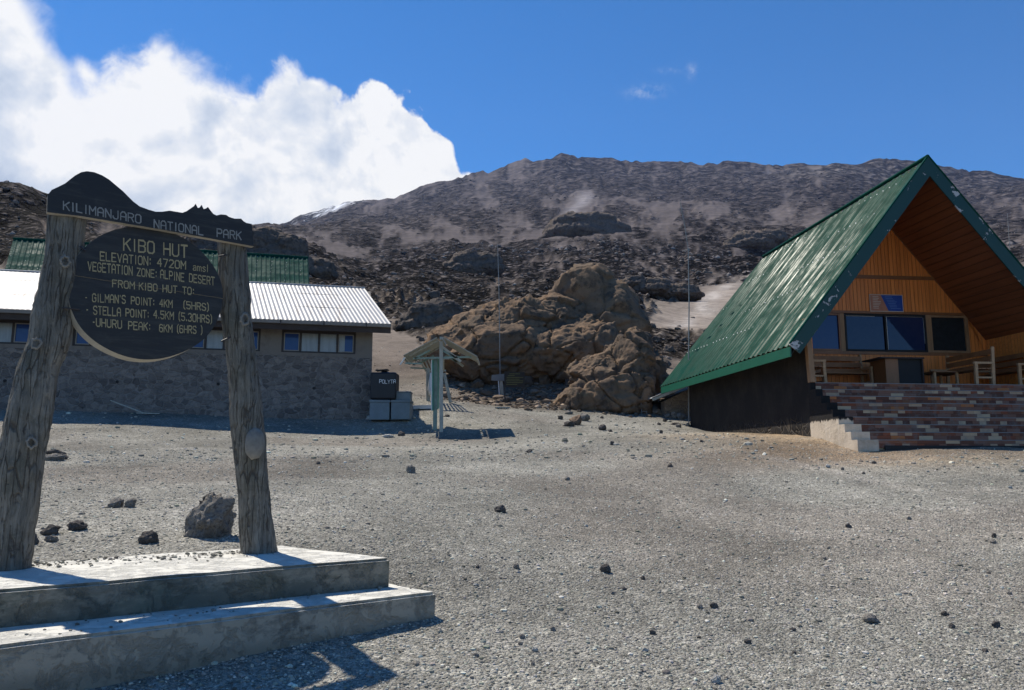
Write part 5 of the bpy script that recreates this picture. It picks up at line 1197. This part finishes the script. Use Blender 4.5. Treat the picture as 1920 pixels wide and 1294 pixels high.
# ================================================================ THE A-FRAME LODGE
O_ = U(1523, 717, 17.1); aL = math.atan2(.105, .9945)
lodge = thing('lodge', 'steep A-frame lodge with a glossy green metal roof and orange timber front above tiled stairs', 'building', O_, aL)
def LL(px, py, Y): return L(lodge, U(px, py, Y))
HW = 3.0; zRg = 8.55-O_.z; SLP = 1.235; OV = .60
zEv = zRg-(HW+OV)*SLP
yF = -.25; yBr, yBe = 8.75, 9.35
def roofpt(s, y, dz=0): return Vector((HW+s, y, zRg-abs(s)*SLP+dz))
for sg in (-1, 1):
    e0, e1 = roofpt(sg*(HW+OV), yF), roofpt(sg*(HW+OV), yBe); r0, r1 = roofpt(sg*.02, yF), roofpt(sg*.02, yBr)
    if sg < 0: corr('roof_panel', M_roofg, lodge, e0, e1, r0, r1, .27, .042, 14)
    else: corr('roof_panel', M_roofg, lodge, e1, e0, r1, r0, .27, .052, 14)
    # lining under the sheets
    t = .07; nx = Vector((sg*SLP, 0, 1)).normalized()
    a, b, c, d = [p-nx*.035 for p in (e0, e1, r1, r0)]
    MB().prism([a, b, c, d], [p-nx*t for p in (a, b, c, d)]).build('roof_lining', M_soffit, lodge)
    # barge boards front, peeling
    w = .30
    p0, p1 = roofpt(sg*(HW+OV+.02), yF-.035, .03), roofpt(0, yF-.035, .05)
    lo0, lo1 = p0-nx*w, roofpt(0, yF-.035, .05-w*math.hypot(1, SLP)); dd = Vector((0, .032, 0))
    MB().prism([p0, p1, lo1, lo0], [v+dd for v in (p0, p1, lo1, lo0)]).build('barge_board', M_barge, lodge)
    p0b, p1b = roofpt(sg*(HW+OV+.01), yBe+.01), roofpt(0, yBr+.01); MB().prism([p0b, p1b, p1b-Vector((0, 0, .3)), p0b-nx*.2], [v+dd for v in (p0b, p1b, p1b-Vector((0, 0, .3)), p0b-nx*.2)]).build('rear_barge_board', M_barge, lodge)
    # bright flashing along the rake
    q0, q1 = roofpt(sg*(HW+OV), yF-.01, .045), roofpt(sg*.0, yF-.01, .06)
    MB().beam(q0, q1, .07, .03, nx).build('rake_flashing', M_roofg, lodge)
    # eaves fascia
    f0, f1 = roofpt(sg*(HW+OV), yF, -.03), roofpt(sg*(HW+OV), yBe, -.03); h = Vector((0, 0, -.22)); th = Vector((-sg*.03, 0, 0))
    MB().prism([f0, f1, f1+h, f0+h], [f0+th, f1+th, f1+h+th, f0+h+th]).build('eaves_fascia', M_fascia, lodge)
    sI = HW
    zi = zRg-sI*SLP-.10
    MB().prism([f0+h*.9+th, f1+h*.9+th, Vector((HW+sg*sI, yBe-.1, zi-.04)), Vector((HW+sg*sI, yF+.05, zi-.04))], [v+Vector((0, 0, .02)) for v in (f0+h*.9+th, f1+h*.9+th, Vector((HW+sg*sI, yBe-.1, zi-.04)), Vector((HW+sg*sI, yF+.05, zi-.04)))]).build('eaves_lining', M_dbrown, lodge)
MB().tube([roofpt(0, yF-.02, .05), roofpt(0, yBr, .06)], .05, 8).build('ridge_cap', M_roofg, lodge)
zT = zRg-HW*SLP-.12                    # top of the side walls under the lining
zB = -1.9
MB().box(.0, .10, .12, 8.2, zB, zT).build('side_wall', M_darkwall, lodge)
MB().box(.101, .125, .13, 2.2, .02, zT).build('side_cladding', M_cladside, lodge)
MB().box(2*HW-.0, 2*HW+.1, .12, 8.2, zB, zT).build('side_wall', M_darkwall, lodge)
MB().box(2*HW-.026, 2*HW-.001, .13, 2.28, .02, zT).build('side_cladding', M_cladside, lodge)
MB().box(.1, 2*HW, 8.1, 8.2, zB, zT).build('rear_wall', M_darkwall, lodge)
MB().prism([(0.1, 8.1, zT), (2*HW-.1, 8.1, zT), (HW, 8.1, zRg-.15)], [(0.1, 8.2, zT), (2*HW-.1, 8.2, zT), (HW, 8.2, zRg-.15)]).build('rear_gable', M_darkwall, lodge)
# corner post of the porch, leaning slightly in
MB().prism([(-.055, -.03, 0), (.075, -.03, 0), (.075, .10, 0), (-.055, .10, 0)], [(-.11, -.03, zT+.03), (.0, -.03, zT+.03), (.0, .10, zT+.03), (-.11, .10, zT+.03)]).build('corner_post', M_paletrim, lodge, bevel=.008)
MB().box(2*HW-.10, 2*HW+.04, -.03, .10, 0, zT).build('corner_post', M_paletrim, lodge, bevel=.008)
# facade 2.25 m behind the porch edge
yW = 2.25
def FX(px, py): return L(lodge, UP(px, py, lodge.matrix_basis @ Vector((0, yW, 0)), Matrix.Rotation(aL, 3, 'Z') @ Vector((0, -1, 0))))
z0w = FX(1700, 659).z; z1w = FX(1700, 590.5).z; xw = [FX(1505, 630).x, FX(1576, 625).x, FX(1584, 625).x, FX(1737, 625).x, FX(1744, 625).x, FX(1813, 625).x]
zG = zRg-.12-.06
def gx(z): return (zG-z)/SLP            # half width of the gable at height z
F_ = MB()
MB().prism([(HW-gx(z1w+.08), yW, z1w+.08), (HW+gx(z1w+.08), yW, z1w+.08), (HW, yW, zG)], [(HW-gx(z1w+.08), yW+.1, z1w+.08), (HW+gx(z1w+.08), yW+.1, z1w+.08), (HW, yW+.1, zG)]).build('gable_cladding', M_clad, lodge)
MB().box(.13, 2*HW-.03, yW, yW+.1, .0, z0w-.06).build('dado_cladding', M_clad, lodge)
xe = HW+gx(z1w+.078)
MB().prism([(xw[5]+.045, yW, z0w-.058), (2*HW-.03, yW, z0w-.058), (2*HW-.03, yW, min(zT, z1w+.07)), (xe-.0, yW, z1w+.078), (xw[5]+.045, yW, z1w+.078)], [(xw[5]+.045, yW+.1, z0w-.058), (2*HW-.03, yW+.1, z0w-.058), (2*HW-.03, yW+.1, min(zT, z1w+.07)), (xe, yW+.1, z1w+.078), (xw[5]+.045, yW+.1, z1w+.078)]).build('end_cladding', M_clad, lodge)
xs0 = HW-gx(z1w)+.06
ep = [(.13, z0w-.058), (xs0-.002, z0w-.058), (xs0-.002, z1w+.0), (xs0-.06, z1w+.0), (.13, zG-(HW-.13)*SLP)]
MB().prism([(x, yW, z) for x, z in ep], [(x, yW+.1, z) for x, z in ep]).build('end_cladding', M_clad, lodge)
MB().box(.13, 2*HW-.03, yW-.028, yW-.003, z0w-.10, z0w-.02).build('sill_rail', M_trim, lodge)
MB().box(HW-gx(z1w+.04)-.05, xw[5]+.1, yW-.026, yW-.003, z1w+.01, z1w+.075).build('head_rail', M_trim, lodge)
zt = FX(1680, 521).z; g2 = gx(zt)+.03
MB().box(HW-g2, HW+g2, yW-.030, yW-.003, zt-.045, zt+.045).build('tie_rail', M_trim, lodge)
MB().beam(Vector((HW+.02, yW-.015, zG-.02)), Vector((2*HW-.0, yW-.015, zT+.02)), .024, .07, (0, 0, 1)).build('cover_strip', M_trim, lodge)
MB().beam(Vector((HW-.02, yW-.015, zG-.02)), Vector((.0, yW-.015, zT+.02)), .024, .07, (0, 0, 1)).build('cover_strip', M_trim, lodge)
def lwin(x0, x1, n, gm, fm, bead, lab):
    f = MB(); t = .05; y0, y1 = yW-.02, yW+.06
    f.box(x0, x1, y0, y1, z0w-.015, z0w-.015+t); f.box(x0, x1, y0, y1, z1w-t, z1w); 
    w = (x1-x0)/n
    for k in range(n+1):
        xc = x0+k*w; a, b = (xc, xc+t) if k == 0 else ((xc-t, xc) if k == n else (xc-t/2, xc+t/2)); f.box(a, b, y0+.001, y1-.001, z0w-.015+t+.001, z1w-t-.001)
    fr = f.build('window', fm, lodge, label=lab)
    for k in range(n):
        a, b = x0+k*w+t*.8, x0+(k+1)*w-t*.8
        MB().box(a, b, yW+.02, yW+.03, z0w+.025, z1w-t*.8).build('pane', gm, fr)
        if bead:
            g = MB(); e = .014; za, zb = z0w+.032, z1w-t*.9
            g.box(a, a+e, y0+.028, yW+.019, za, zb)
            if k == 0: g.box(a+e+.001, a+(b-a)*.78, y0+.028, yW+.019, zb-e, zb)
            else: g.box(b-e, b, y0+.028, yW+.019, za+.18, zb-.02); g.box(a+e+.001, b-e-.02, y0+.028, yW+.019, zb-e*.7, zb)
            g.build('putty_bead', M_putty, fr)
    return fr
MB().box(xs0+.01, xw[2]-.001, yW+.061, yW+.065, z0w, z1w).build('window_backing', M_black, lodge)
lwin(xs0, xw[1], 1, M_glassb, M_trim, False, 'left window with a pale blue reflection')
lwin(xw[2], xw[3], 2, M_glass, M_black, True, 'middle double window in a black frame')
lwin(xw[4], xw[5], 1, M_glassd, M_paletrim, False, 'dark right window in a pale frame')
for a, b in ((xw[1], xw[2]), (xw[3], xw[4])):
    MB().box(a+.001, b-.001, yW-.012, yW+.08, z0w-.055, z1w+.005).build('mullion', M_paletrim, lodge)
MB().box(xw[5]+.001, xw[5]+.044, yW-.024, yW+.08, z0w-.055, z1w+.005).build('mullion', M_paletrim, lodge)
# porch floor, stairs
MB().box(.126, 2*HW-.03, .0, 8.09, -.16, -.002).build('porch_floor', M_nosing, lodge)
NS = 9; RH = .163; TD = .222
stl = MB()
for k in range(NS):
    zt_ = -k*RH-(.002 if k else 0); x0 = .02+.029*k+.01*k
    y1 = -.0-TD*k
    # one riser block per step, its front tiled
    b = MB().box(x0+.05, 2*HW+.6, y1-.0, y1+TD+.02 if k else .0+.02, zt_-RH+.002, zt_-.018) if k else MB().box(x0+.05, 2*HW, -.02, -.001, -RH, -.018)
    b.build('tiled_riser', M_tiles, lodge)
    n_ = MB().box(x0+.045, 2*HW+.6, y1-.008, y1+TD+.015 if k else .1, zt_-.0175, zt_-.001 if k else 0.0) 
    n_.build('tread', M_nosing, lodge)
    c_ = MB().box(-.055-.0005*k, x0+.049, y1-.006, (y1+TD-.007) if k else .1, -2.3, zt_-.004); c_.build('stair_side', M_sideshade, lodge)
MB().box(.5, 2*HW+.6, -TD*(NS-1)-.03, -TD*(NS-1)-.001, -NS*RH-.09, -(NS-1)*RH-.12).build('kick_board', M_black, lodge)
MB().box(.12, 2*HW, -1.7, .0, -2.2, -NS*RH+.02).build('stair_base', M_cement, lodge)
MB().prism([(-.06, .12, -2.3), (.0, .12, -2.3), (.0, -.0, -2.3), (-.06, -.0, -2.3)], [(-.03, .12, -.95), (.0, .12, -.95), (.0, .0, -.95), (-.03, .0, -.95)]).build('plinth', M_cement, lodge)
fo = MB()
fo.prism([(-.10, .10, -2.3), (-.004, .10, -2.3), (-.004, 2.4, -2.3), (-.07, 2.4, -2.3)], [(-.06, .10, -1.02), (-.004, .10, -1.02), (-.004, 2.4, -1.15), (-.05, 2.4, -1.15)])
fo.build('plinth', M_darkwall, lodge)

def lworld(x, y, z=0): return lodge.matrix_basis @ Vector((x, y, z))
def bench(x, y, rot, length, label, mirror=1, name='bench'):
    """local x: depth (back at 0, seat towards +x), local y: length"""
    t = thing(name, label, 'bench', lworld(x, y, 0), aL+rot)
    m = mirror
    for k, yy in enumerate((0, length)):
        e = MB(); MB().beam((0, yy, 0), (-.05*m, yy, .93), .07, .05, (0, 1, 0)).build('back_post', M_benchend, t)
        MB().beam((.42*m, yy, 0), (.40*m, yy, .52), .07, .05, (0, 1, 0)).build('leg', M_benchend, t)
        MB().beam((-.02*m, yy, .545), (.45*m, yy, .545), .06, .05).build('armrest', M_benchend, t)
        MB().beam((.03*m, yy, .20), (.40*m, yy, .20), .04, .04).build('stretcher', M_benchend, t)
    for z in (.50, .66, .82):
        MB().beam((.01*m-.03*m*(z/.9), .0, z), (.01*m-.03*m*(z/.9), length, z), .025, .115).build('back_board', M_bench, t)
    for xx in (.09, .21, .33):
        MB().box(min(xx*m-.05, xx*m+.05), max(xx*m-.05, xx*m+.05), -.02, length+.02, .40, .425).build('seat_board', M_bench, t)
    return t
bench(.13, .45, 0, 1.6, 'wooden bench seen end-on at the left porch post')
bench(2.36, 2.0, R(90), 1.25, 'wooden bench standing against the front wall under the left windows', mirror=-1)
bench(4.64, .40, 0, 1.6, 'wooden bench seen end-on in front of the right window', mirror=-1)
bench(5.86, .55, 0, 1.5, 'wooden bench along the right side wall of the porch', mirror=-1)
tb_ = thing('low_table', 'low wooden table under the right window', 'table', lworld(4.0, 1.45), aL)
MB().box(-.33, .33, -.35, .35, .40, .43).build('table_top', M_bench, tb_)
for a in (-.29, .29):
    for b in (-.3, .3): MB().box(a-.025, a+.025, b-.025, b+.025, 0, .40).build('leg', M_benchend, tb_)
dk = thing('wooden_counter', 'dark wooden counter with an overhanging top in the middle of the porch', 'counter', lworld(2.86, 1.35), aL)
MB().box(-.62, .50, -.38, .42, .70, .735).build('top', M_dbrown, dk)
MB().box(-.45, -.13, -.30, .35, .0, .70).build('side_panel', M_trim, dk)
MB().box(-.128, .47, -.27, .35, .0, .70).build('front_panel', M_black, dk)
MB().box(.471, .50, -.32, .35, .0, .70).build('side_panel', M_dbrown, dk)
# poster
P0, P1, P2, P3 = FX(1631, 584.5), FX(1693.5, 585.5), FX(1690, 553.5), FX(1628, 553)
pc = (P0+P2)/2; po = thing('wall_poster', 'orange and blue printed poster above the middle window of the lodge', 'poster', lworld(pc.x, pc.y-.03, pc.z), aL)
pw, ph = (P1.x-P0.x)/2, (P2.z-P0.z)/2
MB().box(-pw, pw, -.008, .028, -ph, ph).build('frame', M_cream, po)
def para(x0, x1, x2, x3, y): return [(x0, y, -ph+.02), (x1, y, -ph+.02), (x2, y, ph-.02), (x3, y, ph-.02)]
for pts, mt, nm in ((para(-pw+.02, .09*pw, -.32*pw, -pw+.02, -.011), M_red, 'orange_field'), (para(.09*pw, pw-.02, pw-.02, -.32*pw, -.011), M_blue, 'blue_field')):
    MB().prism(pts, [(x, -.0085, z) for x, y, z in pts]).build(nm, mt, po)
rr2 = random.Random(4)
for k in range(8):
    z = ph*(.72-.19*k); xa = -pw*.82; w = pw*rr2.uniform(.3, .5)
    MB().box(xa, xa+w, -.013, -.0112, z-.010, z+.010).build('text_line', M_cream, po)
    xb = pw*(-.08+.045*k); w = pw*rr2.uniform(.4, .6)
    MB().box(xb, xb+w, -.013, -.0112, z-.008, z+.008).build('text_line', M_bluelite, po)

# ================================================================ LEAN-TO HUT BEHIND THE LODGE
lc = U(1290, 778, 27.2)
lt = thing('lean_to_hut', 'small stone lean-to with a sloping sheet roof behind the lodge', 'hut', (lc.x, lc.y, lc.z), R(3))
def TP(px, py, dy=0): return L(lt, U(px, py, 27.2+dy))
a, b, c, d = TP(1246, 782), TP(1300, 782), TP(1300, 726), TP(1246, 752); n_ = Vector((0, 2.2, 0)); MB().prism([a, b, c, d], [v+n_ for v in (a, b, c, d)]).build('wall', M_leanwall, lt)
e0, e1 = TP(1223, 746, -.3), TP(1300, 714.5, -.3)
corr('roof_sheet', M_roofw, lt, e1, e1+Vector((0, 2.8, 0)), e0, e0+Vector((0, 2.8, 0)), .12, .03, 5)
MB().beam(e0+Vector((0, -.02, -.07)), e1+Vector((0, -.02, -.07)), .04, .09).build('verge_board', M_greywood, lt)
bp = U(1229, 776, 28.0); brl = thing('barrel', 'dark plastic barrel in the shade beside the lean-to hut', 'barrel', (bp.x, bp.y, bp.z-.1))
hb = 26*28/F; MB().tube([(0, 0, 0), (0, 0, .08), (0, 0, hb*.5), (0, 0, hb*.92), (0, 0, hb)], [.27, .30, .32, .30, .24], 20).build('body', M_tank, brl, smooth=True)
MB().tube([(0, 0, hb+.001), (0, 0, hb+.05)], .2, 16).build('lid', M_tank, brl)
ldp = U(1208, 777, 27.6); ld = thing('small_ladder', 'small metal ladder leaning in the dark gap beside the barrel', 'ladder', ldp)
for sx in (-.09, .09): MB().beam((sx, 0, -.05), (sx, .12, .62), .025, .025).build('rail', M_steel, ld)
for k in range(5): MB().beam((-.09, .02+.022*k, .1+.11*k), (.09, .02+.022*k, .1+.11*k), .02, .02).build('rung', M_steel, ld)

# ================================================================ LOOSE MATERIAL
def slopexy(r0, r1, aw=.70):
    def f(rr, n):
        r = np.exp(rr.uniform(math.log(r0), math.log(r1), n)); a = rr.uniform(-aw, aw, n); return r*np.sin(a), r*np.cos(a)
    return f
def lava_tone(rr, x, y, n):
    g = np.clip(rr.lognormal(math.log(.13), .40, n), .04, .34)[:, None]; r = np.hypot(x, y)[:, None]; w = np.clip(1.1-r/900, .35, 1)
    return g*(np.array([1.0, .84, .72])*w+np.array([1, .92, .9])*(1-w))
def sizes(a, b, p=2.2):
    def f(rr, x, y): return np.hypot(x, y)*(a+(b-a)*rr.uniform(0, 1, len(x))**p)
    return f
def klava(lo, hi): return lambda x, y, rr: lava_mask(x, y)*.95+.05 > rr.uniform(lo, hi, len(x))
scatter('lava_rubble', 26000, slopexy(34, 600), sizes(.0008, .0050, 3.5), 'broken brown and black lava rubble covering the slopes', M_stone, 1, 5, tone=lava_tone, keep=klava(.02, 1.0))
scatter('lava_rubble', 16000, slopexy(400, 3000), sizes(.0007, .0028, 3.5), 'dark rock debris on the upper mountainside', M_stone, 1, 6, tone=lava_tone, keep=klava(.05, 1.0), flat=.45)
scatter('gravel', 95000, gravel_xy(3.2, 18), lambda rr, x, y: np.clip(rr.lognormal(math.log(.0065), .48, len(x)), .0025, .032)*(.75+np.hypot(x, y)*.035), 'grey volcanic gravel covering the yard', M_stone, 1, 7, tone=gtone)
scatter('gravel', 9000, gravel_xy(15, 55), lambda rr, x, y: np.clip(rr.lognormal(math.log(.022), .55, len(x)), .01, .12), 'coarser gravel further out on the yard', M_stone, 1, 8, tone=gtone, keep=lambda x, y, rr: ~((x > 5.5) & (y > 15) & (y < 27)))
def apron(rr, n):
    x = np.empty(n); y = np.empty(n)
    y = rr.uniform(26.5, 34, n); u = rr.uniform(-.10, .20, n); x = u*y; return x, y
scatter('rubble', 1500, apron, lambda rr, x, y: np.clip(rr.lognormal(math.log(.07), .6, len(x)), .03, .32), 'brown rubble at the foot of the huge outcrop', M_stone, 2, 15,
        tone=lambda rr, x, y, n: np.clip(rr.lognormal(math.log(.17), .35, n), .06, .35)[:, None]*np.array([1.05, .82, .62]), keep=lambda x, y, rr: (y > 27.3+7.5*np.clip(.12-x/y, 0, 1)+rr.normal(0, .5, len(x))))
def slab_grit():
    rr = np.random.default_rng(12); n = 420; u = rr.uniform(0, 1, n)**1.0; x = np.empty(n); y = np.empty(n); z = np.empty(n)
    for i in range(n):
        back = rr.uniform(0, 1) < .8
        if back: px = rr.uniform(40, 520); q = UZ(px, 1056-(px-40)*.055+abs(rr.normal(0, 5.5)), PZ)
        else: px = rr.uniform(20, 800); q = UZ(px, 1210-px*.128-rr.uniform(5, 30), zl)
        x[i], y[i], z[i] = q.x, q.y, q.z
    s = np.clip(rr.lognormal(math.log(.006), .5, n), .003, .02); V0, F0 = rock_shape(1, 3, .3, 6); V0 = V0/np.abs(V0).max()
    V = (V0[None]*s[:, None, None]*np.array([1, 1, .6])+np.stack([x, y, z+s*.4], 1)[:, None]).reshape(-1, 3); FF = (F0[None]+(np.arange(n)*len(V0))[:, None, None]).reshape(-1, 3)
    g = np.repeat(gtone(rr, x, y, n)*.6, len(V0), 0); props(npmesh('grit', V, FF, M_stone, colors=g), 'loose grit scattered on the concrete steps', kind='stuff')
slab_grit()
# ================================================================ HAZE
def haze():
    m = bpy.data.materials.new('haze'); m.use_nodes = True; t = NT(m.node_tree); t.n.clear(); o = t.a('ShaderNodeOutputMaterial')
    v = t.a('ShaderNodeVolumePrincipled', {'Color': (.50, .62, 1.0, 1), 'Density': .00004, 'Anisotropy': .1}); t.l.new(v.outputs[0], o.inputs['Volume'])
    b = MB().box(-3900, 3900, -3900, 3900, -1500, 1800).build('haze', m); props(b, kind='stuff')
haze()
